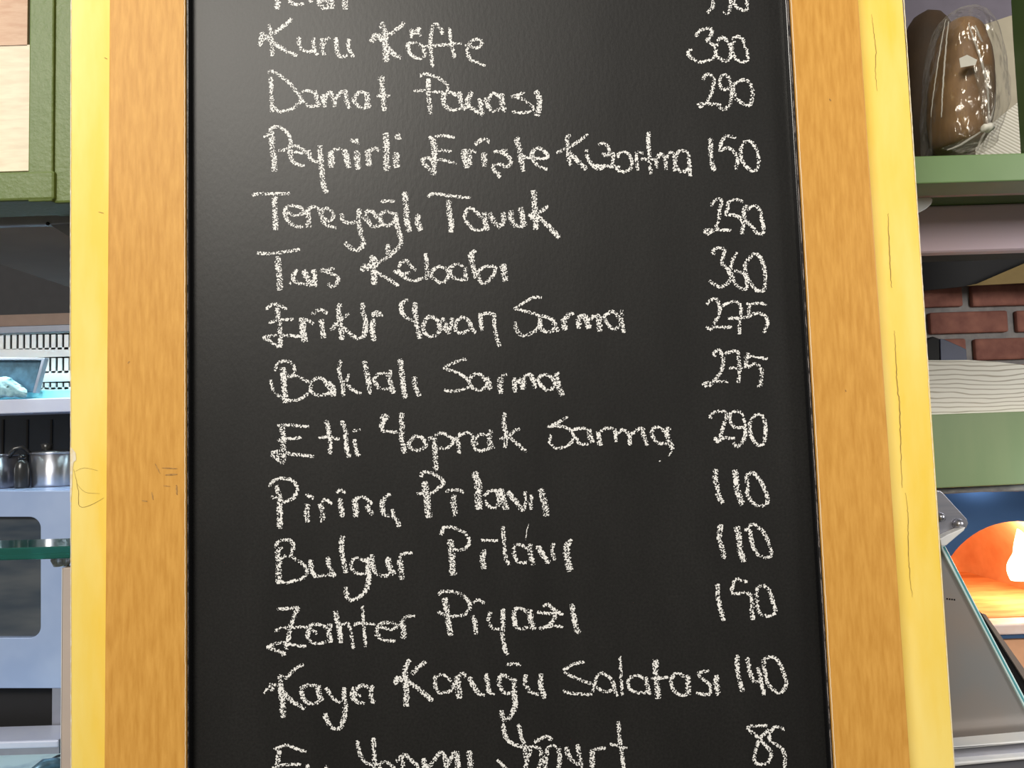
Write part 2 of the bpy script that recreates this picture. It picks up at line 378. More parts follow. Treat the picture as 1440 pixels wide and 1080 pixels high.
def edge_line(x0, x5, x10, wd, Y, material, label, nm):  # thin uneven pale line along an edge of the frame
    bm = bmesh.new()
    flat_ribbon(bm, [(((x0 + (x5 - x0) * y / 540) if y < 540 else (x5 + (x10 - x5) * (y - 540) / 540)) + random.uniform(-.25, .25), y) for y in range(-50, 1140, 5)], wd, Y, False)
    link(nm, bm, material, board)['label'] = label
edge_line(1107.4, 1138.6, 1170.2, 1.3, YF + 0.0028, 'greyblack', 'thin pale line along the black trim', 'pale_line')
edge_line(263.2, 264.0, 264.4, 0.8, YF + 0.0028, 'greyblack', 'thin pale line along the black trim', 'pale_line')
edge_line(1112.4, 1143.4, 1174.9, 1.4, YF - 0.0002, 'palewood', 'thin pale line along the inner edge', 'pale_edge')
edge_line(259.2, 259.9, 260.6, 1.2, YF - 0.0002, 'palewood', 'thin pale line along the inner edge', 'pale_edge')
def wide(h, v):
    return lambda dx, dy: h + (v - h) * abs(dy) ** 1.3
kstroke = [0]
def chalk(name, reading, crop, text, h=4.6, v=8.0):
    """crop = (x0, y0, scale); text = strokes 'w9 x,y x,y ...' separated by ';' in crop pixels"""
    groups = text if isinstance(text, list) else [(crop, text)]
    strokes = []
    for (x0, y0, s), tx in groups:
        for st in tx.split(';'):
            tok = st.split()
            if not tok: continue
            vv = v
            if tok[0][0] == 'w': vv = float(tok[0][1:]); tok = tok[1:]
            strokes.append((vv, [(x0 + float(t.split(',')[0]) / s, y0 + float(t.split(',')[1]) / s) for t in tok]))
    words = reading.split(' reading ')[1].split() if ' reading ' in reading else [None]
    # words are told apart by the widest gaps between strokes
    iv = sorted((min(p[0] for p in st[1]), max(p[0] for p in st[1])) for st in strokes)
    gaps = []; hi_ = iv[0][1]
    for lo_, h2 in iv[1:]:
        if lo_ > hi_: gaps.append((lo_ - hi_, (lo_ + hi_) / 2))
        hi_ = max(hi_, h2)
    cuts = sorted(g_[1] for g_ in sorted(gaps)[::-1][:len(words) - 1])
    out = []
    for wi in range(len(cuts) + 1):
        l_ = cuts[wi - 1] if wi else -1e9; r_ = cuts[wi] if wi < len(cuts) else 1e9
        sel = [st for st in strokes if l_ < sum(p[0] for p in st[1]) / len(st[1]) <= r_]
        bm = bmesh.new(); uvl = bm.loops.layers.uv.new('UVMap')
        for vv, pts in sel:
            pts = catmull(pts, 1.6)
            kstroke[0] += 1
            Y = -0.00025 - 0.00001 * (kstroke[0] % 9)
            L = []; n = len(pts)
            hh = min(h, vv)
            for i, (x, y) in enumerate(pts):
                x2, y2 = pts[min(i + 1, n - 1)]; x1, y1 = pts[max(i - 1, 0)]
                dx, dy = x2 - x1, y2 - y1; l = math.hypot(dx, dy) or 1
                dx /= l; dy /= l
                ww = (hh + (vv - hh) * abs(dy) ** 1.5) * 0.5 * 1.04
                e = min(i, n - 1 - i)
                if e < 2: ww *= 0.75 + 0.125 * e
                jx = random.uniform(-0.45, 0.45); jy = random.uniform(-0.45, 0.45)
                L.append((bm.verts.new(at(x - dy * ww + jx, y + dx * ww + jy, Y)), bm.verts.new(at(x + dy * ww + jx, y - dx * ww + jy, Y))))
            for i in range(n - 1):
                f = bm.faces.new((L[i][0], L[i][1], L[i + 1][1], L[i + 1][0]))
                for lp, uvv in zip(f.loops, ((i / n, 0), (i / n, 1), ((i + 1) / n, 1), ((i + 1) / n, 0))):
                    lp[uvl].uv = uvv
        o = link('chalk_word' if name == 'dish_name' else name, bm, 'chalk', board)
        if len(words) == len(cuts) + 1 and words[0]:
            o['label'] = 'white chalk word ' + words[wi] + ' of the line ' + ' '.join(words)
        else:
            o['label'] = reading
A = (350, 0, 4); Bc = (350, 90, 6); Cc = (570, 90, 6); D = (950, 0, 6.75); E = (350, 170, 6); Fc = (570, 170, 6); G = (780, 170, 4.645)
H = (350, 260, 6); I = (570, 260, 6); J = (350, 340, 6); K = (500, 340, 6); L_ = (960, 260, 6.75); Mm = (350, 410, 6); Nn = (550, 410, 4.114)
O = (960, 400, 6.75); Pp = (370, 490, 6); Q = (590, 490, 6); Rr = (370, 570, 4.966); Ss = (640, 570, 4.5); Tt = (970, 560, 6.75)
U = (370, 650, 6.857); V = (570, 650, 6.26); W = (370, 735, 6); X = (600, 735, 6.26); Yy = (970, 725, 6.75); Z = (360, 825, 5.76)
A2 = (590, 820, 5.76); B2 = (360, 925, 6); C2 = (550, 920, 6); D2 = (770, 910, 4.114); E2 = (370, 1005, 4.645); F2 = (660, 990, 3.064)
PW = dict(h=4.6, v=5.6)
chalk('dish_name', 'chalk letters cut off at the top of the photo', A, "w9 160,-60 161,-10 162,55; 225,-10 240,15 270,25 310,20; w8 345,0 350,14; 400,-10 400,25 430,50 450,35 440,5 405,5; w8 465,-20 468,50; w9 540,-40 542,55")
chalk('price', 'chalk price cut off at the top of the photo', D, "340,-30 355,40 340,85 300,120; 520,-40 520,50 510,110 490,130 450,115; 540,-40 565,45 600,80 650,100 680,75 675,-30", **PW)
chalk('dish_name', 'white chalk line reading Kuru Köfte', A, "w7 115,135 122,170 130,230 130,315; 245,105 190,150 135,190; w9 130,235 190,275 270,315; w7 130,230 100,205 75,190 60,260; w6 60,260 85,215 130,235;"
 "w6.5 280,205 285,260 310,285 350,290 368,280; w6.5 366,210 366,270 388,310; w7 408,215 412,260 425,310; 414,260 427,225 458,215; w6.5 490,210 495,280 505,310 525,320 555,310; w6.5 562,220 562,270 590,322;"
 "w6 740,160 752,130 768,190; w10 765,170 770,260 772,350; 875,125 840,160 785,200; w9 775,260 810,300 855,330; w9 690,240 715,195 750,230; w5 915,165 915,215; 910,165 935,185 960,155; w5 945,160 965,205; w7 940,240 900,245 895,275 920,315 965,328 990,300 970,255 935,240;"
 "w6 1090,195 1080,165 1050,135 1030,165 1022,250 1035,380; 990,262 1060,255 1130,250 1195,245; w6 1130,155 1140,250 1158,325; w6 1215,255 1290,268 1312,240 1280,220 1240,245 1230,290 1250,335 1330,370")
chalk('price', 'white chalk price 300', D, "190,345 230,290 290,270 345,280 340,330 300,390 350,420 380,470 370,540 320,570 240,588 170,560 115,505 155,465; 395,400 440,355 490,390 525,460 520,540 480,578 410,550 380,490 395,400; 530,375 580,345 630,365 655,430 690,550 640,585 580,565 540,500 535,420 570,395", **PW)
chalk('dish_name', 'white chalk line reading Damat Pavası', None, [(Bc, "w7 185,110 190,250 200,405; w6 160,80 195,62 260,95 340,160 410,240 440,300 400,350 330,390 250,400 215,360; w5 555,245 490,225 445,240; w5 440,300 490,345 525,360 575,350; w7 555,225 575,290 590,360; w8 620,255 630,310 640,365; w7 630,310 660,260 690,240 715,300 725,365; w7 725,300 770,250 810,230 825,310 850,375; w7 1005,280 975,245 930,240 890,290 900,330 940,370 985,360 1000,300; w8 1000,240 1000,310 1015,375; w8 1115,110 1130,230 1145,400; 1075,270 1195,268; 1100,140 1120,110 1135,140"),
 (Cc, "w7 195,125 195,250 205,340 215,425; w5 120,110 150,85 220,95 300,130 355,185 350,240; w5 70,228 200,228 330,240; w8 335,240 325,320 360,375 410,388 470,375; 350,240 390,240 440,275; w8 455,230 460,300 480,350 510,385; w9 565,235 530,290 530,350 580,385 655,430; w8 610,295 635,320 640,380 655,430; w8 680,280 690,340 720,395; w6 800,290 750,245 715,275 690,330 720,390 760,400 800,370; w8 815,245 815,330 845,405; w5 1005,235 950,260 900,275 960,285 1030,320 1075,365 1060,400 1000,410 900,403; w9 1095,225 1130,290 1125,370 1105,440")])
chalk('price', 'white chalk price 290 below the 300', D, "262,765 280,715 320,705 365,745 350,850 320,930 305,970; 215,985 260,985 310,985 380,992 435,992; w6 215,980 235,1015 265,980; 530,800 500,730 450,712 420,760 430,830 480,850 525,820; 525,810 530,900 520,980 460,1040 410,1015; w6 545,800 600,775 650,755 700,790 730,870 715,985 660,995 590,950 555,890 545,810", **PW)
chalk('dish_name', 'white chalk line reading Peynirli Erişte Kızartma', None, [(E, "w9 190,90 195,200 210,300 215,430; w6 125,138 165,110 190,65 240,50 310,85 350,160 340,220 300,245 250,250; w7 340,200 345,270 370,340 420,372 470,378; 345,215 400,210 450,240 500,265 440,272 350,255; w6 510,245 515,310 545,340 590,345; w8 598,205 605,300 615,420 625,510 655,610; w10 685,255 695,320 700,395; 690,260 740,240 790,240; w9 800,240 825,310 840,400; w9 910,250 915,330 920,410; 855,160 900,175 935,190; w6 905,150 915,185; w9 1000,245 1010,320 1015,380; 1010,260 1060,230 1100,250; w10 1160,100 1160,250 1165,420; w10 1245,265 1240,330 1250,395; w8 1270,110 1245,140 1290,150"),
 (Fc, "w9 200,130 235,170 245,270 240,370 235,460; w5 250,130 330,125 415,142; 245,250 330,250 390,258; w5 245,325 340,335 430,362; w7 170,310 145,345 200,400 235,440; 170,305 235,330; w11 490,240 510,320 520,400; 530,245 600,262; w8 540,260 545,370; 585,200 660,155 715,185; w9 660,265 665,320 665,385; w6 865,243 800,258 740,262; w7 800,258 870,300 890,350 860,385 790,365 740,380 745,420 790,450 790,485; w8 930,150 965,240 975,330 1000,425; 930,165 965,138; 985,290 1020,310 1050,310; w6 1050,310 1160,320 1200,295 1150,240 1110,230 1070,270 1085,340 1140,390 1200,410"),
 (G, "w7 80,105 85,150 90,200 95,260 100,295; 105,92 75,105; w5 215,85 160,130 90,175 10,210; w9 100,215 150,260 205,315; w6 210,185 215,230 240,280 290,315 330,290; w5 285,155 325,145 355,185 350,225 310,220; w5 310,215 350,220 390,210; w5 385,205 380,270 370,290; w5 250,290 330,295 430,300; w5 410,240 430,205 480,215 505,270 490,320 440,332 400,310 390,285; w5 535,200 535,260 545,325; w5 535,200 585,215; w6 612,70 615,180 622,290 628,350; w5 555,245 645,255; w6 660,240 668,310; w6 660,260 690,215 720,240 728,318; w5 728,250 755,205 780,230 780,330; w5 865,200 810,200 790,260 810,320 850,330 885,300; w6 870,200 882,290 885,365")])
chalk('price', 'white chalk price 150 beside the longest dish name', G, "w7 1018,110 1020,200 1030,290 1045,325; 1185,112 1125,98 1095,130 1080,190 1130,175 1170,200 1195,260 1180,318; 1230,140 1275,130 1310,170 1332,240 1325,310 1290,325 1235,280 1215,215 1225,150", **PW)
chalk('dish_name', 'white chalk line reading Tereyoğlı Tavuk', None, [(H, "w8 30,90 80,75 200,75 350,72; w8 220,85 215,200 225,300 225,380; w7 310,220 380,255 450,245 470,225 430,190 370,175 320,190 305,240 330,300 390,350 460,355; w8 490,215 505,280 500,350 525,335; 490,225 530,185 580,190; w6 580,190 610,250 660,300 700,295 715,250 680,210 640,195 615,230 620,300 670,345 740,362; w7 780,245 800,300 850,322 920,305; w8 928,200 930,300 945,420 965,500 930,545 880,545 810,485; w8 985,300 990,230 1030,220 1080,270 1120,320 1070,350 1020,335 985,270; 1110,140 1180,135 1230,140; w7 1225,250 1170,225 1110,250 1110,310 1170,345 1225,310; w8 1235,235 1245,320 1275,420 1280,490 1240,550 1180,580 1175,500; w9 1315,60 1325,180 1335,310 1350,400"),
 (I, "w9 115,245 100,300 130,385; w6 195,105 240,75 400,95 550,112; w8 365,125 370,220 385,310 385,400; w6 640,270 560,200 520,215 500,280 550,350 590,380 680,375; w9 670,230 670,300 690,385; w9 710,240 750,310 800,360; w7 825,230 830,290 815,350; w9 885,215 900,300 940,350 1000,350; w9 970,190 990,270 1000,350; w9 1080,45 1090,150 1100,260 1105,380; 1205,175 1130,235; w9 1040,245 1110,265 1200,340 1300,445; w8 1040,250 1080,290")])
chalk('price', 'white chalk price 250', L_, "272,205 290,160 345,132 370,165 350,220 345,310 315,400 300,415; 200,435 240,465 290,430 360,425 465,432; 200,430 290,420; 575,162 500,135 440,160 425,230 405,290; w6 405,288 480,285 540,310 575,370 560,470; w6 615,190 580,240 600,330 660,400 720,465 765,450 755,350 735,250 690,200 650,205 610,240", **PW)
chalk('dish_name', 'white chalk line reading Tas Kebabı', None, [(J, "w7 65,95 150,100 250,92 340,80 430,65; w9 245,120 250,220 260,320 260,410; w7 415,235 380,270 375,310 410,345 500,360; w5 340,355 355,345; 350,310 375,280; w11 460,240 500,310 540,370; w8 545,235 555,300 565,380; w6 725,222 660,235 610,240 690,265 750,295 740,350 690,380 670,350"),
 (K, "w9 135,115 150,200 155,290 160,365; 300,118 240,145 180,185; w5 145,120 190,170 160,230; w8 50,245 90,190 130,230; w7 150,250 220,280 300,330 365,370; w8 60,215 120,235; w6 320,250 390,270 460,260; w6 370,220 385,175 430,160 470,210 510,240; w7 350,235 380,270 430,310 500,330 570,300; w6 590,95 600,180 600,290 590,315; w6 630,280 660,235 720,210 775,240 785,290 730,350 660,315 630,280; w6 775,240 800,215 860,185 910,210; w7 800,230 805,280 850,310 920,320; w7 925,215 935,330; w9 1020,75 975,100 980,160 1000,230 1010,300; w6 1040,310 1035,260 1075,220 1140,205 1180,220 1160,280 1100,345 1060,345 1030,290 990,300; w10 1240,190 1255,260 1260,335")])
chalk('price', 'white chalk price 360', L_, "310,660 285,640 320,605 400,610 385,680 370,740 410,780 440,830 450,890 420,940 350,970 310,950 255,908; 518,638 480,700 460,790 470,870 510,950 580,990 610,970 605,890 570,840 490,815; w6 665,655 600,740 595,830 640,930 700,1000 760,1005 785,960 785,870 760,740 715,665 665,655", **PW)
chalk('dish_name', 'white chalk line reading Erikli Yavan Sarma', None, [(Mm, "w6 140,145 215,105 260,120 325,148; w8 235,135 255,250 265,370 265,470; w6 165,265 240,240 300,235 375,235; w6 115,390 200,370 300,370 440,378; w7 115,390 180,420 260,470; w10 450,220 455,310 475,425; w6 460,235 510,250 545,278; w8 610,235 620,310 630,395; 525,195 600,155 665,185; w8 770,100 755,180 775,290 785,410; w5 845,185 775,235; w8 695,330 740,275 800,310 870,370 930,405; w8 930,405 970,370 985,270 965,170 960,95; w8 1055,230 1040,320 1060,415; 1035,205 1075,175 1130,200; 1040,200 1130,198"),
 (Nn, "w7 100,45 65,65 60,110 85,150 130,170; w8 135,60 140,130 150,200 170,270; w7 225,140 190,180 190,230 235,260 280,225 265,165 225,140; w7 270,160 295,205 335,240; w6 295,150 310,170 330,235; w7 350,150 350,200 330,240; w6 455,165 410,150 375,180 375,225 410,240 450,220; w7 445,160 465,205 490,240; w6 515,135 520,180 525,225; 505,135 550,128 595,125; w6 595,125 600,200 610,260 628,320; w4 870,35 820,35 760,70 710,100; w6 710,100 780,115 850,140 860,190 830,230 770,255 730,230 715,175; w6 850,140 890,145 925,160; w7 860,190 880,225 930,230 950,190 925,155; w7 935,165 950,200 970,235; w9 995,155 1000,190 1005,225; 1005,160 1030,130 1060,130; w8 1085,140 1085,215; w9 1085,150 1120,140 1145,215; w9 1145,160 1195,140 1210,230; w6 1225,150 1275,115 1310,140 1330,180 1300,215 1260,200 1235,160; w6 1335,105 1335,180 1350,240")])
chalk('price', 'white chalk price 275 directly below the 360', O, "228,190 265,150 315,135 345,190 350,260 320,340 285,400; 220,405 260,425 300,408 380,405 470,405; 375,205 420,180 500,165 545,190 555,260 540,340 540,470; 430,322 520,318 620,308 690,275; 600,185 700,180 800,187; 645,180 630,240 635,290 700,275 760,285 800,330 805,380 770,460", **PW)
chalk('dish_name', 'white chalk line reading Baklalı Sarma', None, [(Pp, "w5 100,190 120,130 190,103 245,130 265,180 250,225 200,245; w9 165,160 175,260 180,360 190,460; w5 65,265 75,330 120,390 190,430 270,440 330,415 385,375; w6 200,235 260,228 330,255 400,300 395,370; w6 400,280 460,250 510,265 550,330 560,370 500,395 440,390 400,350; w8 550,280 590,330 590,405; w6 660,100 640,160 655,250 675,320 675,405; w5 720,215 720,245 690,285; w6 700,300 760,350 830,383; w8 855,105 870,180 890,290 905,385; w7 1060,225 990,210 940,250 945,290 990,340 1060,345; w8 1075,185 1065,260 1100,380; w8 1155,90 1170,200 1185,330 1200,420; w8 1275,235 1280,310 1320,405"),
 (Q, "w5 400,100 380,90 300,115 195,165; w5 195,165 280,190 350,220 410,270 420,320 350,350 270,362 205,350; w6 410,275 440,235 490,212 540,245 570,310 510,350 450,335 410,290; w8 570,240 585,300 590,350; w9 680,240 680,310 685,385; 690,235 735,215; w8 800,245 805,310 810,370; w9 820,290 870,260 870,345; w7 880,240 935,220 960,280 980,340; w6 1000,250 1050,220 1110,240 1140,290 1110,350 1060,345 1010,290 990,250; w8 1180,205 1155,220 1170,300 1205,400")])
chalk('price', 'white chalk price 275 directly above the second 290', O, "310,690 295,655 345,625 380,690 385,760 350,850 290,920 250,965; 185,940 230,970; 190,935 300,925 430,925; 405,665 440,640 520,635 530,700 540,800 535,890 525,935; 440,795 570,790; 580,685 700,690 805,705; w6 620,650 600,740 600,795; w6 600,795 650,765 715,760 750,820 745,900 740,960 705,970", **PW)
chalk('dish_name', 'white chalk line reading Etli Yaprak Sarma', None, [(Rr, "w9 130,130 140,230 145,330 130,410; w5 100,140 180,138 320,148; w6 100,245 200,232 270,225; w7 55,330 130,320 200,340 290,350 355,355; w8 60,340 130,405; w8 80,320 110,360; w7 437,105 460,180 470,260 465,340; w5 385,225 450,222 535,235; w7 550,105 575,180 580,280 600,365; w6 635,235 645,290 660,350; w6 625,180 680,170; 650,350 680,345; w8 825,75 865,70 840,110 830,150 850,180 940,185; w8 830,75 850,120; w8 965,50 970,150 970,250 990,335; w6 1070,210 1025,250 1020,290 1075,315 1135,285 1115,230 1070,210; w8 1155,240 1190,225 1200,300 1205,380 1205,460; w5 1190,215 1250,195 1310,225 1330,250 1290,295 1230,300; w6 1350,220 1365,280 1370,340; w5 1360,225 1390,195 1440,190"),
 (Ss, "w5 20,185 70,175 110,185; w5 110,185 115,250 145,285 200,280 230,255; w5 215,190 160,185 130,210 140,250; w8 230,155 215,200 225,260 250,265; w7 310,45 310,130 325,200 310,270; w5 410,148 370,165 340,200; w6 280,215 340,205 400,250 450,295; w5 710,70 670,100 610,125; w5 585,135 640,130 700,140 740,170 745,220 700,260 640,270 600,240 605,185; w6 740,160 790,145 840,150; w6 760,200 790,240 850,245; w9 845,150 855,200 870,240; w8 905,165 910,210 920,255; w5 915,165 960,145 1000,145; w5 1010,150 1015,190 1020,230; w6 1020,185 1060,155 1100,185 1105,255; w7 1110,185 1180,145 1195,200 1215,255; w6 1330,170 1290,140 1250,150 1250,195 1290,240 1340,240; w8 1350,135 1345,200 1380,280; w2 1375,290 1350,320; w2.5 1300,348 1288,357")])
chalk('price', 'white chalk price 290 directly above the first 110', Tt, "200,200 195,165 240,130 330,128 350,165 320,260 285,370; w6 235,370 265,415 300,380 370,378 435,382; 510,160 455,125 390,150 380,210 420,270 480,280 525,265; w6 510,160 525,260 525,350 490,430 450,460 415,420; 640,150 580,200 570,290 590,370 640,440 690,440 715,370 715,250 690,170 640,150", **PW)
chalk('dish_name', 'white chalk line reading Pirinç Pilavı', None, [(U, "w6 60,238 100,180 180,155 270,170 325,230 320,300 280,350 190,390; w7 130,225 150,310 180,370; 75,335 140,350 185,385; w9 155,380 160,480 160,640; w9 425,400 420,480 430,580; w8 410,310 490,350; w9 545,400 570,480 570,580; w6 560,380 600,360 670,405; w8 735,345 750,430 765,530; w7 710,295 750,265 790,300; w9 885,350 890,430 900,530; w6 885,350 980,340 1050,405; w8 1000,410 1030,470 1060,505; w8 1230,310 1170,340 1150,410 1160,490 1220,520; w7 1240,455 1260,520 1300,580 1310,635"),
 (V, "w6 140,130 155,90 220,90 300,135 335,185 290,230 220,280; w10 165,170 185,270 195,380 210,490; 95,275 160,275; w9 430,285 425,370 440,475; w6 350,260 450,240 515,270; w11 605,85 640,180 640,300 650,420; w6 690,300 750,250 810,260 820,350 800,400 740,390 700,340; w10 830,230 860,330 890,420; w9 900,260 960,330 1040,430; w6 1055,260 1060,350 1040,430; w6 1110,285 1100,420; w10 1190,235 1220,340 1240,475")])
chalk('price', 'white chalk price 110 directly below the second 290', Tt, "w8 250,670 240,760 265,850 275,930 315,1000; w9 435,675 440,790 460,900 500,1015; w6 600,700 540,740 555,850 545,910 600,990 660,1025 730,1000 730,920 680,800 600,700", **PW)
chalk('dish_name', 'white chalk line reading Bulgur Pilavı', None, [(W, "w6 105,215 125,165 200,143 250,175 250,240 225,280; w9 165,205 125,240 135,340 130,430 135,515; w6 150,300 200,280 280,310 350,365 370,420 330,470 260,490 190,505 110,480; w8 400,310 410,400 440,450 520,445 600,435; w7 550,290 555,370 605,455; w8 670,110 660,200 675,310 700,430; w6 880,330 800,300 750,320 750,390 800,430 880,425; w8 885,290 890,380 890,480 870,560 820,620 750,655 715,635 695,545; w8 920,270 920,350 960,430 1030,450 1070,420; w9 1055,290 1065,370 1110,440; w9 1150,310 1165,390 1170,480; w6 1150,300 1180,265 1260,255"),
 (X, "w6 130,110 145,50 220,40 320,80 375,150 355,215 290,240 230,230; w10 205,150 220,260 225,370 235,465; w8 520,235 490,300 505,410; w5 480,155 625,158; w6 675,30 680,170 700,320 735,370; w6 890,230 820,190 770,215 775,300 820,350 890,345; w8 930,190 905,220 920,290 935,380; w9 975,200 1020,280 1080,360; w6 1120,180 1105,250 1130,340; w10 1275,145 1230,220 1240,310 1260,430; w1.3 900,10 885,60 870,155")])
chalk('price', 'white chalk price 110 directly above the lower 150', Yy, "w8 295,85 280,220 310,330 330,415; w9 445,100 470,230 480,340 520,440; w6 520,145 590,85 660,120 720,190 770,320 770,380 720,398 640,360 590,250 570,130", **PW)
chalk('dish_name', 'white chalk line reading Zahter Piyazı', None, [(Z, "w6 170,185 250,178 345,165; w7 345,165 310,240 280,320 265,400 245,510; w6 150,362 210,335 300,330 415,325; w7 85,495 190,455 300,470 410,485; w7 90,490 160,515 240,540; 240,540 205,555; w7 580,340 520,310 450,310 425,350 425,420 480,460 570,445; w8 600,300 590,370 610,455; w5 430,345 480,365 490,390; w8 640,195 660,280 680,370 685,455; w5 665,330 740,295 765,360 790,505; w5 860,155 870,290 880,400 890,490; w5 790,312 850,295 970,308; w6 1000,330 1100,345 1140,310 1060,290 1000,310 975,380 1030,430 1130,440; 960,395 1010,390; w9 1175,290 1200,360 1190,420; w6 1170,290 1220,245 1290,238"),
 (A2, "w6 160,100 180,70 270,70 350,100 405,165 390,235 310,268 220,260 140,232; w9 205,120 215,190 230,300 250,425; w7 430,265 450,330 455,415; w5 435,160 470,135 530,165; w6 575,230 560,310 600,370 670,365; w7 675,205 675,310 670,420 690,530 715,580; w8 880,240 810,200 770,230 770,320 810,370 880,355; w9 890,210 900,290 925,380; w6 1000,190 1040,170 1090,215 1160,258; w5 950,237 1060,245 1110,250; w7 1110,215 1090,280 1050,340 970,370; w5 970,368 1060,350 1165,350; w8 1230,170 1250,270 1270,370 1300,405")])
chalk('price', 'white chalk price 150 above the 140', Yy, "w7 265,645 265,760 290,870 320,1000; 550,632 440,605 410,660 395,740; w7 395,740 460,738 530,730 590,770 590,870 600,990; w6 700,660 640,690 640,820 660,920 740,955 810,920 790,830 760,720 700,660", **PW)
chalk('dish_name', 'white chalk line reading Kaya Koruğu Salatası', None, [(B2, "w9 210,140 210,240 220,360 230,510; w6 405,55 330,95 245,180; w7 70,300 130,225 180,240; w8 130,220 140,280; w10 225,290 310,370 415,430; w8 520,240 440,230 390,260 390,330 440,380 500,385 540,360; w9 525,230 525,300 555,365; w6 590,250 640,330 710,380; w8 740,250 745,340 755,450 730,550 680,605 610,550 580,465; w8 950,250 900,230 850,260 810,310 850,370 920,385; w6 810,250 850,310 890,320; w7 990,230 970,270 975,340 1000,385"),
 (C2, "w9 160,50 130,90 115,190 130,330 130,440; 295,58 230,110 175,170; w9 30,255 60,195 110,240; w9 130,220 230,290 350,395; w6 510,230 440,175 375,190 375,270 400,320 450,325 520,295 520,240; w10 560,180 565,280 570,375; w6 565,190 600,160 630,195; w8 660,190 690,260 740,330 790,350; w7 800,165 815,250 830,320 875,340; 965,92 1030,80 1100,90; w7 1020,215 940,175 910,230 930,300 970,330 1020,320; w8 1040,205 1040,330 1045,440 1000,530 945,555 930,470; w7 1140,170 1130,250 1180,320 1250,340; w8 1265,165 1260,260 1300,375"),
 (D2, "w5 215,85 150,100 90,135; w6 95,145 180,185 260,215; w6 85,250 140,268 260,275; w5 260,260 280,190 310,150 370,185 385,230 340,260 280,230; w6 375,185 385,235 405,285; w5 420,50 425,170 435,280; w5 575,190 520,165 470,185 475,240 520,265 585,260; w6 570,170 575,220 595,275; w9 625,70 625,150 635,220 640,300; 600,180 700,175; w6 800,180 750,150 715,190 730,250 780,280 810,270; w8 810,160 815,275; w5 935,135 870,155 930,210 945,240; w5 945,240 930,275 860,265; w8 985,160 975,200 990,280")])
chalk('price', 'white chalk price 140', D2, "w7 1095,45 1100,150 1130,260; w7 1155,60 1170,140 1195,195 1220,200; w6 1215,110 1235,190 1255,280; w6 1250,70 1300,55 1340,90 1370,160 1380,220 1340,265 1280,220 1260,150 1250,70", **PW)
chalk('dish_name', 'white chalk line reading Ev Yapımı Yoğurt', None, [(E2, "w5 70,230 140,200 200,215 280,245; w8 105,230 95,290 90,335 100,400; w5 90,335 170,325 250,325; w5 60,345 90,340; w6 285,325 310,400; w6 420,335 390,400; w6 615,170 630,250 665,310 720,330; w7 720,150 725,250 730,380; w6 730,330 800,310 850,345 855,390; w6 760,330 770,390; w6 870,310 920,260 960,290 1010,340 1020,400; w6 910,270 915,390; w8 1050,285 1060,390; w7 1060,370 1100,320 1160,245 1190,290 1195,390; w8 1195,340 1260,245 1275,390; w9 1345,235 1360,390"),
 (F2, "w7 145,85 160,150 210,180 235,185; w6 212,85 225,140 240,200 245,290; w5 120,240 165,285; w6 235,185 300,190 310,240 290,290; w6 265,190 235,290; 280,165 330,140 355,155; w7 325,290 340,190 385,195 385,290; w8 415,185 440,240 490,270; w7 465,175 485,270; w8 530,195 530,290; 535,195 590,190; w6 642,75 650,170 668,290; w5 605,172 680,190")])
chalk('price', 'white chalk price 85', F2, "1285,92 1200,100 1250,150 1300,210 1280,255 1230,250 1235,190 1250,150; 1250,150 1290,110; 1360,112 1320,97 1295,130 1300,160 1345,190 1360,230 1355,290", **PW)

# ------------------------------------------------------------------ LEFT: kitchen side
# green wall cabinet
cab = thing('wall_cabinet', at(30, 290, 0.15), 'green gloss painted wooden frame at the left, above the dark extractor hood', 'cabinet')
box('stile', rect(41.5, 76, -320, 283, 0.150, 0.215), 'green', cab, 0.002)
box('side_post', rect(75.8, 118, -320, 285, 0.1535, 0.220), 'green', cab, 0.003)
box('bottom_rail', rect(-160, 76, 243, 284, 0.149, 0.216), 'green', cab, 0.003)
card = thing('card', at(0, 240, 0.19), 'cream card with a pinkish top band inside the green frame', 'card')
box('sheet', rect(-160, 41.2, 66, 243, 0.188, 0.192), 'cream', card)
o = box('top_band', rect(-160, 40, -320, 67, 0.188, 0.192), 'pink', card); o['label'] = 'pinkish upper band'

hood = thing('extractor_hood', at(0, 318, 0.25), 'grey steel extractor hood with a dark underside, below the green frame', 'extractor hood')
h0 = rect(-170, 130, 303, 318, 0.25, 0.262)
box('front_lip', h0, 'greypaint', hood, 0.0015)
zc = h0[4]
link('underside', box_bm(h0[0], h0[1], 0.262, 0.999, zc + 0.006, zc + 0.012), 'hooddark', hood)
slab('side_flange', [(70, 316), (130, 316), (130, 352), (98, 333)], 0.255, 0.262, 'greypaint', hood)
bm = lathe_bm((0, 0, 0), [(0.0001, 0), (0.0024, 0.0005), (0.0026, 0.0015), (0.0001, 0.002)], 14)
bmesh.ops.rotate(bm, verts=bm.verts, cent=(0, 0, 0), matrix=Matrix.Rotation(math.pi / 2, 3, 'X'))
bmesh.ops.translate(bm, verts=bm.verts, vec=at(68, 315, 0.2499))
link('screw', bm, 'black', hood)
r = rect(-120, 125, 443, 459, 1.001, 1.008); box('rear_strip', r, 'brown', hood)

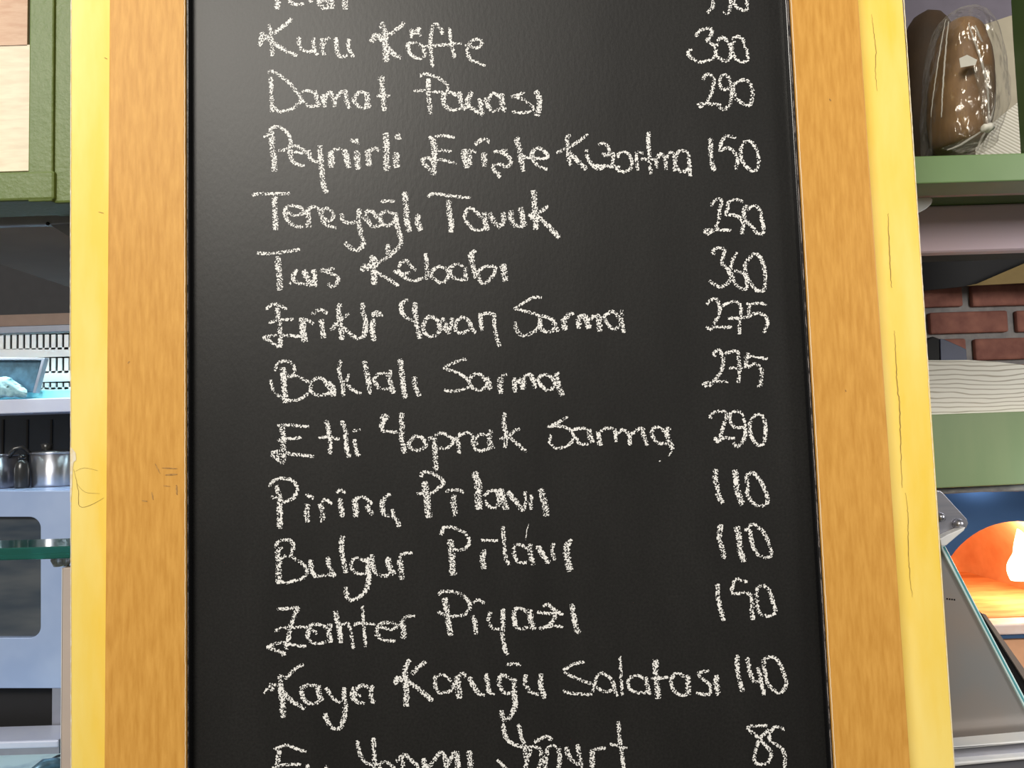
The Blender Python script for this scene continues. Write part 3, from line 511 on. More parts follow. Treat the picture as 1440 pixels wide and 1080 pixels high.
# perforated steel back panel with real slots
YV = 1.012
vp = thing('vent_panel', at(50, 556, YV), 'bright perforated steel panel with rows of vertical slots behind the shelf', 'vent panel')
r = rect(-120, 125, 459, 469, 1.002, 1.02); box('top_band', r, 'greypaint', vp, 0.002)
bm = bmesh.new()
def strip(px0, px1, py0, py1):
    box_bm(*rect(px0, px1, py0, py1, YV, YV + 0.004), bm=bm)
strip(-120, 125, 468, 471); strip(-120, 125, 491, 504); strip(-120, 125, 524, 539); strip(-120, 125, 547, 566)
xs = [15.5 + 9.15 * k for k in range(-15, 13)]
for (y0, y1) in ((470.5, 491.5), (503.5, 524.5), (538.5, 547.5)):
    for a, c in zip(xs, xs[1:]):
        strip(a + 1.6, c - 1.6, y0, y1)
link('slotted_plate', bm, 'steelwhite', vp)
box('dark_backing', rect(-130, 135, 466, 568, YV + 0.03, YV + 0.035), 'void', vp)

shelf = thing('shelf', at(50, 582, 0.90), 'narrow steel shelf with bright cyan light painted along it, below the slotted panel', 'shelf')
sr = rect(-130, 130, 562, 582, 0.90, 1.006)
box('shelf_board', sr, 'bluewhite', shelf, 0.002)
lr = rect(-130, 130, 549, 562, 0.935, 1.004); lr = lr[:4] + (sr[5] + 0.0002, at(50, 549, 0.935).z)
box('painted_glow', lr, 'cyan', shelf, 0.002)['label'] = 'strip of painted cyan light'  # strip added to carry the cyan light

# dark tray leaning on the shelf, crumpled cloth in front
tr = thing('baking_tray', at(20, 556, 0.92), 'dark bluish metal tray propped on the cyan lit shelf', 'tray')
slab('tray_base', [(-120, 504.5), (58, 504.5), (46, 552), (-120, 552)], 0.926, 0.932, 'tray', tr, 0.001)
bm = slab_bm([(-120, 502), (63, 503), (60.5, 506.5), (-120, 506)], 0.915, 0.930)
slab_bm([(59, 503), (63, 503.5), (50, 552.5), (45.5, 552.5)], 0.915, 0.930, bm)
link('rim', bm, 'greypaint', tr, bevel=0.001)
bm = bmesh.new()
g = []
nx, nz = 26, 10
for i in range(nx + 1):
    row = []
    u = i / nx
    px = -60 + 98 * u
    top = 536 + 6 * math.sin(u * 7) + 14 * max(0, u - 0.75) * 2.2
    for k in range(nz + 1):
        vv = k / nz
        p = at(px + random.uniform(-1, 1), top + (559 - top) * vv + random.uniform(-.8, .8), 0.905 - 0.012 * math.sin(vv * 3.1) + random.uniform(-0.004, 0.004))
        row.append(bm.verts.new(p))
    g.append(row)
for i in range(nx):
    for k in range(nz):
        bm.faces.new((g[i][k], g[i + 1][k], g[i + 1][k + 1], g[i][k + 1]))
o = link('cloth', bm, 'cloth', None, smooth=True)
md = o.modifiers.new('thick', 'SOLIDIFY'); md.thickness = 0.003
tag(o, 'crumpled pale blue cloth in front of the dark tray', 'cloth')

# wall behind pots
struct(link('wall_left', box_bm(at(-200, 600, 1.24).x, at(130, 600, 1.24).x, 1.24, 1.28, 0.0, 1.63), 'darktile'))
bm = bmesh.new()
for px in (3, 37.5, 71.5):
    box_bm(*rect(px - 1.3, px + 1.3, 590, 720, 1.237, 1.2405), bm=bm)
struct(link('trim_1', bm, 'black'))

# oven
YO = 0.80
ov = thing('oven', at(0, 1022, YO), 'steel oven with a dark rounded window, under the small pots at the left', 'oven')
xo0, xo1 = -170, 120
fr = rect(xo0, xo1, 690, 968, YO, 1.20, 40)
ztop = fr[5]
# front plate with a rounded rectangular hole
def rrect(cx0, cx1, cy0, cy1, r, n=8):
    pts = []
    for (cx, cy, a0) in ((cx1 - r, cy0 + r, -90), (cx1 - r, cy1 - r, 0), (cx0 + r, cy1 - r, 90), (cx0 + r, cy0 + r, 180)):
        for k in range(n + 1):
            a = math.radians(a0 + 90 * k / n); pts.append((cx + r * math.cos(a), cy + r * math.sin(a)))
    return pts
def plate_with_hole(outer, inner, Y0, Y1):
    bm = bmesh.new()
    n = len(inner)
    x0, x1, y0, y1 = outer
    cx = sum(p[0] for p in inner) / n; cy = sum(p[1] for p in inner) / n
    out = []
    for (x, y) in inner:
        dx, dy = x - cx, y - cy
        t = min(((x1 - cx) / dx if dx > 0 else (x0 - cx) / dx) if abs(dx) > 1e-6 else 1e9, ((y1 - cy) / dy if dy > 0 else (y0 - cy) / dy) if abs(dy) > 1e-6 else 1e9)
        out.append([cx + dx * t, cy + dy * t])
    for c in ((x0, y0), (x1, y0), (x1, y1), (x0, y1)):
        k = min(range(n), key=lambda i: (out[i][0] - c[0]) ** 2 + (out[i][1] - c[1]) ** 2); out[k] = list(c)
    rings = []
    for pts, Y in ((out, Y1), (out, Y0), (inner, Y0), (inner, Y1)):
        rings.append([bm.verts.new(Vector((at(x, y, Y0).x, Y, at(x, y, Y0).z))) for x, y in pts])
    for a, c in zip(rings, rings[1:]):
        for i in range(n):
            bm.faces.new((a[i], a[(i + 1) % n], c[(i + 1) % n], c[i]))
    return bm
win = rrect(-110, 57, 727, 897, 16)
link('door', plate_with_hole((xo0, xo1, 690, 968), win, YO, YO + 0.03), 'steelblue', ov, bevel=0.0015)
slab('window', rrect(-112, 59, 725, 899, 17), YO + 0.012, YO + 0.02, 'ovenglass', ov)
link('body', box_bm(fr[0], fr[1], YO + 0.03, 1.20, fr[4], ztop), 'steelblue', ov)
lo = rect(xo0, xo1, 968, 1030, YO, 1.2, 40)
zb = lo[4]
link('lower_cavity', box_bm(lo[0], at(74, 1000, YO).x, YO + 0.035, 1.2, zb, fr[4] - 0.001), 'void', ov)
link('side_leg', box_bm(at(72, 1000, YO).x, at(86, 1000, YO).x, YO + 0.002, 1.2, zb, fr[4] - 0.001), 'greypaint', ov, bevel=0.001)

# pots and bottle on the oven
def pot(px0, px1, pytop, Y, label, cat='pot'):
    c = (at((px0 + px1) / 2, 660, Y).x, Y, ztop + 0.0005)
    R_ = (px1 - px0) / 2 * mmpp(Y); h = at((px0 + px1) / 2, pytop, Y).z - ztop
    t = thing('cooking_pot', c, label, cat, 'steel pots on the oven')
    link('pot_body', lathe_bm(c, [(0.0001, 0), (R_ * 0.93, 0), (R_, 0.006), (R_, h - 0.003), (R_ * 0.965, h - 0.003), (R_ * 0.96, 0.008), (0.0001, 0.005)]), 'pot', t, True)
    link('rim', lathe_bm(c, [(R_ * 0.96, h - 0.004), (R_ * 1.03, h - 0.003), (R_ * 1.04, h), (R_ * 0.97, h + 0.001), (R_ * 0.96, h - 0.004)]), 'pot', t, True)
    return t, c, R_, h
pot(-48, 21, 640, 0.93, 'left steel pot on the oven, cut off by the photo edge')
t, c, R_, h = pot(48, 113, 636, 0.95, 'right steel pot on the oven, beside the yellow pillar')
hp = [Vector((c[0] - R_ * 0.93, c[1] - R_ * 0.3, c[2] + h - 0.004)), Vector((c[0] - R_ * 1.2, c[1] - R_ * 0.5, c[2] + h + 0.014)), Vector((c[0] - R_ * 1.45, c[1] - R_ * 0.6, c[2] + h + 0.010)), Vector((c[0] - R_ * 1.75, c[1] - R_ * 0.7, c[2] + h - 0.012))]
link('handle', tube_bm(hp, [0.004, 0.005, 0.006, 0.0045]), 'darksteel', t, True)
link('lid_knob', lathe_bm((c[0] - R_ * 0.45, c[1], c[2] + h + 0.002), [(0.0001, 0), (0.012, 0), (0.010, 0.008), (0.0125, 0.016), (0.0001, 0.02)], 20), 'darksteel', t, True)
link('lid', lathe_bm((c[0], c[1], c[2] + h), [(0.0001, 0.006), (R_ * 0.5, 0.005), (R_ * 0.95, 0.002), (R_ * 0.95, -0.001), (0.0001, 0.001)]), 'darksteel', t, True)
cb = (at(31, 670, 0.90).x, 0.90, ztop + 0.0005)
bt = thing('bottle', cb, 'small dark metal bottle standing between the two pots', 'bottle')
link('bottle_body', lathe_bm(cb, [(0.0001, 0), (0.0135, 0), (0.0148, 0.004), (0.0148, 0.040), (0.012, 0.052), (0.0075, 0.060), (0.0001, 0.061)], 28), 'darksteel', bt, True)
link('cap', lathe_bm((cb[0], cb[1], cb[2] + 0.060), [(0.0001, 0), (0.0078, 0), (0.0074, 0.010), (0.0001, 0.0105)], 24), 'black', bt, True)

# worktop below the oven with a steel ledge
YW = 0.70
wt = thing('worktop', at(0, 1080, YW), 'pale blue worktop with a steel ledge along its back, bottom left', 'worktop')
r1 = rect(xo0, 82, 1023, 1042, YW + 0.02, YO - 0.001, 40); r1 = r1[:5] + (min(r1[5], zb - 0.0005),)
box('ledge', r1, 'bluewhite', wt, 0.003)
r2 = rect(xo0, 83, 1042, 1058, YW + 0.022, YO - 0.001, 40)
box('ledge_front', (r2[0], r2[1], r2[2], r2[3], r2[4] - 0.004, r1[4] - 0.0005), 'greypaint', wt)
ztop_w = r2[4]
link('top_board', box_bm(r2[0], at(120, 1060, 0.6).x, 0.42, YO - 0.002, ztop_w - 0.03, ztop_w - 0.004), 'worktop', wt, bevel=0.003)
link('cabinet_base', box_bm(r2[0], at(120, 1060, 0.6).x, 0.46, YO - 0.002, 0.0, ztop_w - 0.0305), 'greypaint', wt)
def onw(px, py, dz=0.0):     # point on the worktop surface seen at a pixel
    d = R @ Vector(((px - 720) / F, -(py - 540) / F, -1)); z = ztop_w - 0.004 + dz
    return CAM + d * ((z - CAM.z) / d.z)
o = link('dish_cloth', tube_bm([onw(44, 1086, .006), onw(62, 1076, .009), onw(76, 1073, .009), onw(92, 1074, .006)], [0.006, 0.011, 0.009, 0.007], 10), 'tray', None, True)
tag(o, 'dark crumpled dish cloth lying on the pale blue worktop', 'cloth')
o = link('cable', tube_bm([onw(72, 1068, .003), onw(80, 1063.5, .003), onw(92, 1060, .003)], 0.002, 8), 'darktile', None, True)
tag(o, 'thin dark cable running across the pale blue worktop to the pillar', 'cable')

# glass shelf on an upright panel
up_ = thing('upright_panel', (at(94, 900, 0.27).x, 0.27, 0), 'narrow beige upright panel beside the left edge of the yellow pillar', 'panel')
r = rect(87, 130, 798, 1080, 0.262, 0.30)
ru = rect(86.2, 88, 798, 1080, 0.262, 0.30)
link('panel_body', box_bm(r[0], r[1], 0.262, 0.33, 0.0, r[5]), 'beige', up_, bevel=0.001)
link('edge_strip', box_bm(ru[0] - 0.0003, r[0] - 0.0002, 0.262, 0.33, 0.0, r[5]), 'steelwhite', up_)
gs = thing('glass_shelf', at(50, 787, 0.25), 'green edged glass shelf in front of the oven', 'shelf')
g_ = rect(-170, 125, 769.5, 787, 0.250, 0.335, 50)
link('glass_pane', box_bm(*g_), 'glass', gs, bevel=0.0015)
for px in (82, 93):
    rr_ = 0.009 if px == 82 else 0.006
    cx = at(px, 790, 0.275).x
    link('rubber_pad', lathe_bm((cx, 0.275, r[5] + 0.0002), [(0.0001, 0), (rr_ * 0.6, 0), (rr_, (g_[4] - r[5]) * 0.6), (rr_ * 0.9, g_[4] - r[5] - 0.0003), (0.0001, g_[4] - r[5] - 0.0003)], 24), 'pad', gs, True)

# ------------------------------------------------------------------ RIGHT: bread shelf
su = thing('shelf_unit', at(1380, 256, 0.12), 'green painted shelf unit holding the wrapped bread, top right', 'shelf unit')
fr_ = rect(1276, 1640, 217, 256, 0.12, 0.17, 1370)
fr_ = (fr_[0], at(1640, 120, 0.56).x) + fr_[2:]
box('front_rail', fr_, 'greenrail', su, 0.0015)
zs = fr_[5] - 0.002
link('shelf_board', box_bm(fr_[0], fr_[1], 0.1701, 0.56, zs - 0.005, zs), 'greenrail', su)
xsp = at(1264, 60, 0.125).x
link('side_shade', box_bm(xsp - 0.012, xsp, 0.1705, 0.56, zs + 0.0003, zs + 0.5), 'greendark', su)  # unseen panel added behind the pillar, blocks light from the left
slab('post', [(1474, -200), (1485, 0), (1500.5, 216), (1700, 216), (1700, -200)], 0.121, 0.20, 'greendark', su, 0.002)
link('back_panel', box_bm(fr_[0] - 0.02, fr_[1], 0.561, 0.575, zs - 0.004, zs + 0.5), 'purplewall', su)
bu = rect(1290, 1640, 259, 273, 0.175, 0.185, 1370)
box('under_strip', bu, 'brown', su, 0.001).data.materials[0] = mat('pink_brown_strip', (0.32, 0.20, 0.17), 0.5)
slab('bracket_tip', [(1270, 276), (1308, 277), (1312, 280), (1310, 287), (1302, 294), (1292, 299), (1270, 302)], 0.19, 0.2, 'steelwhite', su, 0.001)

def loaf_bm(c, rx, ry, h, seed, lump=0.06, nu=44, nv=30):
    rnd = random.Random(seed); ph = [rnd.uniform(0, 6) for _ in range(6)]
    bm = bmesh.new(); rings = []
    for k in range(nv + 1):
        t = k / nv
        prof = (1 - abs(2 * t - 1) ** 3.4) ** 0.5 if 0 < t < 1 else 0.02
        prof *= 1.0 - 0.16 * t
        ring = []
        for i in range(nu):
            a = 2 * math.pi * i / nu
            q = 1 + lump * (0.5 * math.sin(3 * a + ph[0] + 4 * t) + 0.35 * math.sin(9 * t + ph[1] + a) + 0.3 * math.sin(5 * a - 7 * t + ph[2]))
            ring.append(bm.verts.new((c[0] + rx * prof * q * math.cos(a), c[1] + ry * prof * q * math.sin(a), c[2] + h * t)))
        rings.append(ring)
    for a, d in zip(rings, rings[1:]):
        for i in range(nu):
            bm.faces.new((a[i], a[(i + 1) % nu], d[(i + 1) % nu], d[i]))
    bm.faces.new(rings[0][::-1]); bm.faces.new(rings[-1])
    return bm
YL = 0.30; s_ = mmpp(YL)
def interp(tab, y):
    for (y0, a0, b0), (y1, a1, b1) in zip(tab, tab[1:]):
        if y <= y1:
            t = (y - y0) / (y1 - y0); return a0 + (a1 - a0) * t, b0 + (b1 - b0) * t
    return tab[-1][1:]
def profile_bm(tab, Y, depth, n, nv, wrinkle, seed):
    rnd = random.Random(seed); bm = bmesh.new(); rings = []
    y0, y1 = tab[0][0], tab[-1][0]
    for k in range(nv + 1):
        y = y1 + (y0 - y1) * k / nv
        l_, r_ = interp(tab, y)
        pl, pr = at(l_, y, Y), at(r_, y, Y)
        cx, rx = (pl.x + pr.x) / 2, (pr.x - pl.x) / 2
        z = max(at(1350, y, Y).z, zs + 0.001)
        ry = depth * min(1, rx / (36 * s_))
        ring = []
        for i in range(n):
            a = 2 * math.pi * i / n
            q = 1 + wrinkle * (math.sin(9 * a + 3 * math.sin(0.05 * y)) + 0.6 * math.sin(17 * a + 0.09 * y) + rnd.uniform(-.12, .12))
            ca, sa = math.cos(a), math.sin(a)
            pw = lambda v: math.copysign(abs(v) ** 0.8, v)
            ring.append(bm.verts.new((cx + rx * q * pw(ca), Y + ry * q * pw(sa), z)))
        rings.append(ring)
    for a, d in zip(rings, rings[1:]):
        for i in range(n):
            bm.faces.new((a[i], a[(i + 1) % n], d[(i + 1) % n], d[i]))
    bm.faces.new(rings[0][::-1]); bm.faces.new(rings[-1])
    return bm
LOAF = [(28, 1346, 1352), (30, 1338, 1360), (36, 1331, 1368), (48, 1325, 1375), (80, 1318, 1383), (120, 1314, 1387), (160, 1313, 1387), (195, 1317, 1381), (208, 1323, 1374), (212, 1332, 1366)]
BAG = [(22, 1332, 1362), (25, 1327, 1370), (34, 1322, 1377), (60, 1316, 1388), (95, 1311, 1398), (130, 1308, 1404), (160, 1306, 1405), (178, 1306, 1398), (196, 1308, 1390), (214, 1310, 1386)]
cl = (at(1347, 120, YL).x, YL, zs + 0.004)
o = link('bread_loaf', profile_bm(LOAF, YL, 0.046, 48, 34, 0.006, 3), 'bread', None, True)
tag(o, 'golden brown bread loaf standing inside the clear bag', 'bread')
YL2 = 0.42; s2 = mmpp(YL2)
c2 = (at(1312, 120, YL2).x, YL2, zs + 0.001)
o = link('bread_loaf', loaf_bm(c2, 50 * s2, 0.05, at(1330, 13, YL2).z - c2[2], 9), 'breadshade', None, True)
tag(o, 'bread loaf painted dark for the shadow beside the pillar, behind the wrapped one', 'bread')
# clear bag round the first loaf
bag = thing('plastic_bag', cl, 'clear wrinkled plastic bag knotted at its lower right around a bread loaf', 'bag')
link('film', profile_bm(BAG, YL, 0.056, 84, 46, 0.014, 5), 'film', bag, True)
# knot and gathered tail
kp = at(1389, 180, 0.235)
bm = bmesh.new()
bmesh.ops.create_uvsphere(bm, u_segments=16, v_segments=10, radius=0.008)
for v_ in bm.verts: v_.co = Vector((v_.co.x * 1.0, v_.co.y, v_.co.z * 0.7)) * (1 + 0.15 * math.sin(v_.co.x * 900))
bmesh.ops.translate(bm, verts=bm.verts, vec=kp)
link('knot', bm, 'wrap', bag, True)['label'] = 'whitish knot'
bm = bmesh.new()
tops = []; bots = []
for i in range(15):
    u = i / 14
    tops.append(bm.verts.new(kp + Vector(((u - .5) * 0.008, 0.003 * math.sin(i * 2.1), -0.003))))
    q = at(1322 + 64 * u, 214 - 8 * abs(u - .5), 0.23 + 0.008 * math.sin(i * 2.3))
    q.z = max(q.z, zs + 0.0015); bots.append(bm.verts.new(q))
for i in range(14):
    bm.faces.new((tops[i], tops[i + 1], bots[i + 1], bots[i]))
link('tail', bm, 'film', bag, True)
bm = bmesh.new()
rings = []
for k in range(13):
    t = k / 12
    p = at(1380 + 9 * t + 3 * math.sin(t * 3), 92 + 88 * t, 0.238)
    ww = 0.010 * (1 - 0.65 * t) + 0.002
    rings.append([bm.verts.new(p + Vector((ww * math.cos(a), 0.35 * ww * math.sin(a) + 0.0015 * math.sin(5 * a), 0))) for a in [2 * math.pi * i / 12 for i in range(12)]])
for a, d in zip(rings, rings[1:]):
    for i in range(12): bm.faces.new((a[i], a[(i + 1) % 12], d[(i + 1) % 12], d[i]))
link('gathered_fold', bm, 'film', bag, True)
for pts, r0 in (([(1330, 27), (1322, 70), (1313, 130), (1309, 165)], 0.0009), ([(1334, 30), (1329, 80), (1325, 140), (1324, 165)], 0.0012),
                ([(1371, 36), (1384, 70), (1394, 110), (1397, 150), (1389, 178)], 0.0022), ([(1362, 34), (1378, 80), (1388, 120), (1391, 172)], 0.0016),
                ([(1386, 181), (1366, 194), (1348, 205), (1332, 211)], 0.0015), ([(1388, 182), (1380, 196), (1374, 212)], 0.0016)):
    q_ = catmull(pts, 4)
    P3 = []
    for i, (x, y) in enumerate(q_):
        l_, r_ = interp(BAG, y); u = max(-0.97, min(0.97, (x - (l_ + r_) / 2) / ((r_ - l_) / 2)))
        Yp = YL - 0.057 * (1 - abs(u) ** 2.5) ** 0.4
        p = at(x + random.uniform(-.4, .4), y, Yp); p.z = max(p.z, zs + 0.003); P3.append(p)
    link('fold', tube_bm(P3, [r0 * (0.5 + 0.5 * math.sin(math.pi * (i + .5) / len(P3))) for i in range(len(P3))], 8), 'foldfilm', bag, True)
bm = slab_bm([(1349, 82), (1360, 77), (1374, 84), (1372, 91), (1351, 95)], 0.2405, 0.2411)
link('paper_tag', bm, 'wrap', bag)['label'] = 'small white paper tag'
o = slab('shaded_paper', [(1373, 38), (1421, 22), (1470, 22), (1470, 214), (1330, 214)], 0.535, 0.54, 'shadepaper')  # paper under the cast shadow, cut out as a darker sheet
o.name = 'card'; tag(o, 'shadowed part of the paper, painted grey beige, behind the wrapped bread', 'card')  # named card, but it is the shadowed part of the paper
o = slab('ribbed_paper', [(1470, 112), (1470, 215), (1340, 215), (1352, 206), (1390, 178)], 0.40, 0.403, 'ribbed')  # outline follows the shadow line, lit part painted paler
tag(o, 'lit part of the ribbed paper sheet, painted paler, lower right of the wrapped bread', 'paper')
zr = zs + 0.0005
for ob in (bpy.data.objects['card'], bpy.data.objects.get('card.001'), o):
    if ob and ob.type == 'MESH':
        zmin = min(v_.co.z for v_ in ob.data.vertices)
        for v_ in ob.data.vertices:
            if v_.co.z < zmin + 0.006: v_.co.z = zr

# right hood
hr = thing('extractor_hood', at(1380, 355, 0.30), 'pinkish grey steel hood panel below the bread shelf', 'extractor hood')
q = rect(1262, 1640, 279, 354, 0.30, 0.32, 1370); q = q[:5] + (min(q[5], zs - 0.0055),)
box('front_panel', q, 'hoodsteel', hr, 0.003)
link('underside', box_bm(q[0], q[1], 0.3202, 0.38, q[4] + 0.004, q[4] + 0.01), 'void', hr)
struct(slab('hood_gap_shade', [(1240, 290), (1640, 280), (1640, 392), (1440, 396), (1375, 401), (1303, 408), (1240, 410)], 1.03, 1.04, 'void'))  # dark sheet put in for the shade below the hood

# brick wall at the back right, real bricks standing out of the mortar
YK = 1.10; sk = mmpp(YK)
struct(link('wall_right', box_bm(0.55, 2.4, YK, YK + 0.1, at(1400, 640, YK).z, 2.2), 'mortar'))
zc0 = at(1340, 455, YK).z; xk = at(1377, 455, YK).x
bm = bmesh.new(); rnd = random.Random(2)
pitch = 38 * sk; bl = 122 * sk
for rrow in range(-5, 9):
    z = zc0 + rrow * pitch
    off = 0 if rrow % 2 else 0.5
    for j in range(-3, 4):
        x0 = xk + (j + off) * bl - 0.03
        dz = rnd.uniform(-.002, .002)
        box_bm(x0 + 0.009, x0 + bl - 0.012, YK - 0.012 - rnd.uniform(0, .004), YK + 0.002, z - pitch * 0.40 + dz, z + pitch * 0.40 + dz, bm=bm)
o = struct(link('trim_2', bm, 'brick', bevel=0.005))
o = slab('reflection_sheet', [(1360, 402), (1374, 399), (1460, 362), (1640, 300), (1640, 398), (1440, 398)], 0.98, 0.985, 'reflection')  # brown yellow reflection built as a sheet
tag(o, 'brown yellow reflection above the bricks, built as a sheet with a sloping edge', 'reflection')

# counter fronts on the right
pk = slab('plank', [(1270, 506), (1320, 506.5), (1360, 506), (1400, 508.5), (1440, 513), (1640, 520), (1640, 574), (1440, 579), (1270, 585)], 0.65, 0.69, 'grain', None, 0.001)
tag(pk, 'white wood grained board under the brick wall, on top of the green band', 'board')
gb = slab('green_counter', [(1270, 584.5), (1440, 578.5), (1640, 572), (1640, 672), (1440, 681), (1270, 689)], 0.64, 0.70, 'greenflat', None, 0.002)
tag(gb, 'plain green painted band between the white board and the oven', 'counter')
st = slab('stone_ledge', [(1270, 689), (1440, 681), (1640, 671), (1640, 683), (1440, 691), (1380, 692), (1270, 698)], 0.655, 0.72, 'stone', None, 0.002)
tag(st, 'thin grey stone ledge under the green band', 'ledge')
YD = 0.672
dv = thing('device', at(1335, 507, YD), 'small dark blue and black device standing on the white board', 'device')
slab('blue_body', [(1322, 476), (1328, 477), (1344, 484), (1359, 491), (1360, 508), (1323, 508)], YD, YD + 0.02, 'bluebox', dv, 0.001)
slab('black_end', [(1300, 480), (1312, 473), (1321, 476), (1322, 508), (1300, 508)], YD - 0.004, YD + 0.02, 'void', dv, 0.002)

# fire oven with an arched mouth
YP = 0.80; sp = mmpp(YP)
po = thing('fire_oven', at(1430, 900, YP), 'blue fronted oven with a glowing orange arched mouth and a fire inside', 'oven')
CX, CY, RR = 1431, 846, 113
arch = [(CX + RR * math.cos(math.pi + math.pi * k / 32), CY + RR * math.sin(math.pi + math.pi * k / 32)) for k in range(33)]
arch = [(arch[0][0], 868)] + arch + [(arch[-1][0], 868)]
bm = bmesh.new()
for (a, c) in zip(arch[1:], arch[2:-1]):
    slab_bm([a, (a[0], 685), (c[0], 685), c], YP, YP + 0.03, bm)
slab_bm([(1250, 685), (CX - RR, 685), (CX - RR, 960), (1250, 960)], YP, YP + 0.03, bm)
slab_bm([(CX + RR, 685), (1650, 685), (1650, 960), (CX + RR, 960)], YP, YP + 0.03, bm)
bmesh.ops.remove_doubles(bm, verts=bm.verts, dist=1e-5)
link('facade', bm, 'ovenface', po)
# vault: arch swept back, closed by a rear wall
bm = bmesh.new()
A0 = [at(x, y, YP) for x, y in arch]
rings = []
for t, sc in ((0.0, 1.0), (0.1, 1.03), (0.3, 1.1), (0.44, 1.08), (0.50, 0.9)):
    cc = at(CX, 868, YP)
    rings.append([bm.verts.new((cc.x + (p.x - cc.x) * sc, YP + 0.003 + t, cc.z + (p.z - cc.z) * sc)) for p in A0])
for a, d in zip(rings, rings[1:]):
    for i in range(len(a) - 1): bm.faces.new((a[i], a[i + 1], d[i + 1], d[i]))
bm.faces.new(rings[-1])
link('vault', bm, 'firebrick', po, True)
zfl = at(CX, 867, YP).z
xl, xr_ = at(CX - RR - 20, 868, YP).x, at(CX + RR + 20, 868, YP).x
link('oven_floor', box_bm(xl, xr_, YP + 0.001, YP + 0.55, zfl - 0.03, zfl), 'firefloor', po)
rz = rect(1330, 1640, 866, 893, YP - 0.05, YP + 0.0, 1420)
link('sill', box_bm(rz[0], rz[1], YP - 0.05, YP - 0.0005, rz[4], zfl - 0.001), 'marble', po, bevel=0.003)
rb = rect(1330, 1640, 893, 898, YP - 0.052, YP - 0.03, 1420)
link('sill_trim', box_bm(rb[0], rb[1], YP - 0.052, YP - 0.001, rb[4], rz[4] - 0.0005), 'ovenface', po)
rp = rect(1330, 1640, 898, 1100, YP - 0.045, YP, 1420)
link('lower_panel', box_bm(rp[0], rp[1], YP - 0.045, YP - 0.001, 0.0, rb[4] - 0.0005), 'orangepanel', po)
# fire
fo = thing('fire', at(1440, 800, 1.12), 'white hot flames burning inside the arched oven mouth', 'fire')
def flame(px, pyb, pyt, wd, Y, seed):
    rnd = random.Random(seed); base = at(px, pyb, Y); top = at(px, pyt, Y); h = top.z - base.z; w0 = wd * mmpp(Y)
    bm = bmesh.new(); rings = []; n = 16
    for k in range(15):
        t = k / 14
        ww = w0 * (0.55 + 0.9 * math.sin(math.pi * min(1, t * 1.1 + 0.18))) * (1 - t ** 3) + 0.0003
        ox = w0 * 0.45 * math.sin(4.5 * t + seed) * t
        rings.append([bm.verts.new((base.x + ox + ww * math.cos(2 * math.pi * i / n), base.y + ww * 0.8 * math.sin(2 * math.pi * i / n), base.z + h * t)) for i in range(n)])
    for a, d in zip(rings, rings[1:]):
        for i in range(n): bm.faces.new((a[i], a[(i + 1) % n], d[(i + 1) % n], d[i]))
    bm.faces.new(rings[0][::-1]); bm.faces.new(rings[-1])
    return bm
link('flame', flame(1446, 812, 712, 13, 0.98, 1), 'flame', fo, True)
link('flame', flame(1433, 816, 766, 10, 0.96, 2), 'flame', fo, True)
link('flame', flame(1468, 818, 728, 12, 1.00, 4), 'flame', fo, True)
point('fire_light', at(1428, 770, 0.90), 1.8, (1.0, 0.74, 0.48), 0.05)

# glass guard with bracket
YG = 0.30
gg = thing('glass_guard', at(1330, 1050, YG), 'sloping grey glass guard with a pale cyan edge, right of the pillar', 'glass guard')
slab('glass_pane', [(1290, 760), (1325.5, 774), (1440, 993), (1560, 1222), (1560, 1060), (1440, 1043), (1290, 1056)][:3] + [(1500, 1108), (1500, 1120), (1290, 1120)], YG, YG + 0.006, 'greyglass', gg)
slab('pane_edge', [(1322, 763), (1328, 765), (1386, 876), (1440, 978), (1500, 1092), (1500, 1108), (1440, 993), (1380, 879), (1325, 774)], YG - 0.004, YG + 0.010, 'glassedge', gg, 0.001)
bm = bmesh.new()
flat_ribbon(bm, [(1327.5, 768.5), (1382, 875), (1440, 985.5), (1500, 1100)], 2.4, YG - 0.0044, False)
link('edge_line', bm, mat('teal_line', (0.08, 0.33, 0.38), 0.3), gg)['label'] = 'dark teal line'
slab('pane_gap', [(1376, 858), (1380, 862), (1440, 949), (1500, 1036), (1500, 1095), (1440, 980)], YG + 0.020, YG + 0.026, 'black', gg)  # black sheet put in for the dark gap beside the pane
slab('taupe_strip', [(1380, 862), (1386, 864), (1440, 940), (1500, 1024), (1500, 1040), (1440, 955)], YG + 0.016, YG + 0.022, 'taupe', gg)
bm = bmesh.new()
for k in range(4):
    slab_bm([(1331 + 3.4 * k, 841 + .4 * k), (1333.2 + 3.4 * k, 841.2 + .4 * k), (1333.2 + 3.4 * k, 843.4 + .4 * k), (1331 + 3.4 * k, 843.2 + .4 * k)], YG - 0.0003, YG - 0.0001, bm)
link('printed_mark', bm, 'black', gg)
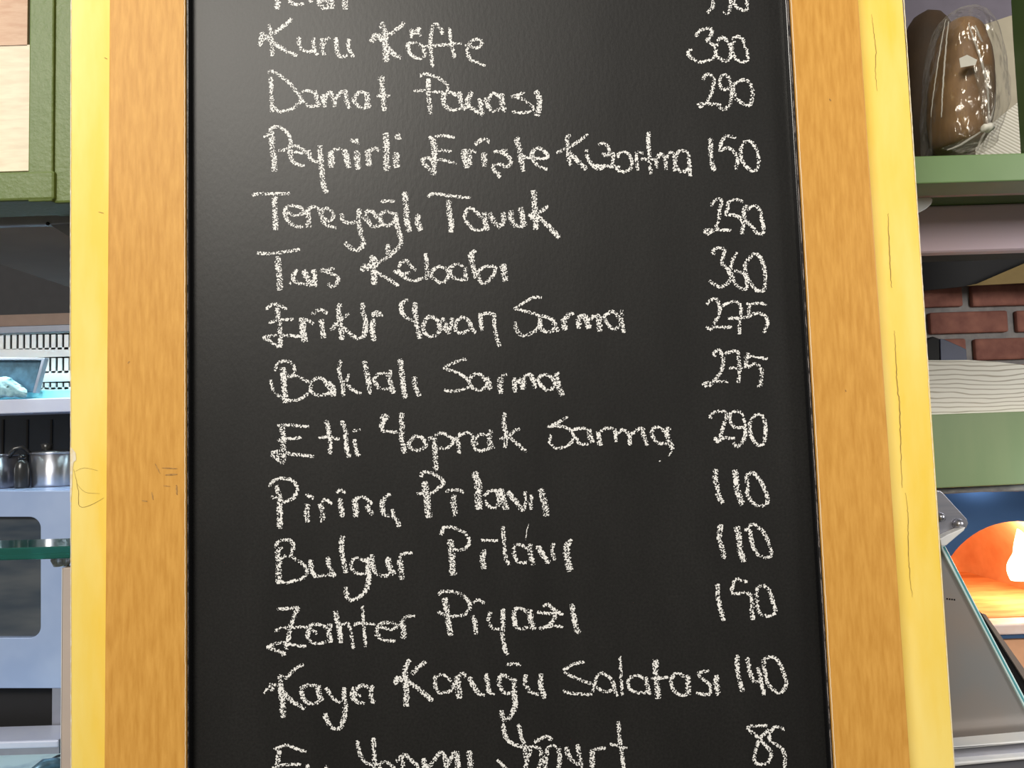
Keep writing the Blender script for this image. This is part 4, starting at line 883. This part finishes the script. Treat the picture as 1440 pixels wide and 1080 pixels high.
br = thing('bracket', at(1335, 760, 0.28), 'grey steel corner bracket with a round bolt at the top of the glass guard', 'bracket')
slab('plate', [(1290, 690), (1322, 690), (1327, 694), (1360, 730), (1362, 736), (1359, 743), (1330, 757), (1290, 772)], 0.282, 0.288, 'steel', br, 0.001)
slab('flange', [(1322, 758), (1332, 752), (1358, 741), (1356, 746), (1345, 755), (1331, 767), (1324, 768)], 0.268, 0.282, 'steelwhite', br, 0.001)
for (px, py, rad) in ((1347, 737, 7.5), (1321, 727, 6.5)):
    rr2 = rad * mmpp(0.28)
    bm = lathe_bm((0, 0, 0), [(0.0001, 0), (rr2, 0), (rr2, 0.003), (rr2 * 0.8, 0.007), (rr2 * 0.35, 0.009), (0.0001, 0.0093)], 24)
    bmesh.ops.rotate(bm, verts=bm.verts, cent=(0, 0, 0), matrix=Matrix.Rotation(math.pi / 2, 3, 'X'))
    bmesh.ops.translate(bm, verts=bm.verts, vec=at(px, py, 0.2819))
    link('bolt', bm, 'steel', br, True)

# steel counter edge bottom right
ct = thing('counter', (at(1400, 1080, 0.26).x, 0.26, 0), 'grey steel counter edge with two bright rolled rims, bottom right', 'counter')
xs0, xs1 = at(1300, 1060, 0.26).x, at(1640, 1060, 0.26).x
def zrow(py, Y=0.26): return at(1400, py, Y).z
slab('upper_rim', [(1290, 1052.5), (1345, 1050), (1440, 1041.5), (1640, 1024), (1640, 1028), (1440, 1045.5), (1345, 1054), (1290, 1057)], 0.262, 0.290, 'steelwhite', ct, 0.002)
slab('upper_band', [(1290, 1056), (1440, 1045), (1640, 1028), (1640, 1049), (1440, 1066), (1290, 1078)], 0.268, 0.288, 'steel', ct)
slab('lower_rim', [(1290, 1078), (1352, 1071), (1440, 1064), (1640, 1047), (1640, 1053), (1440, 1069), (1356, 1077), (1290, 1084)], 0.256, 0.290, 'steelwhite', ct, 0.002)
slab('front_face', [(1290, 1083), (1440, 1069), (1640, 1053), (1640, 3200), (1290, 3200)], 0.264, 0.288, 'steel', ct, zmin=0.0)
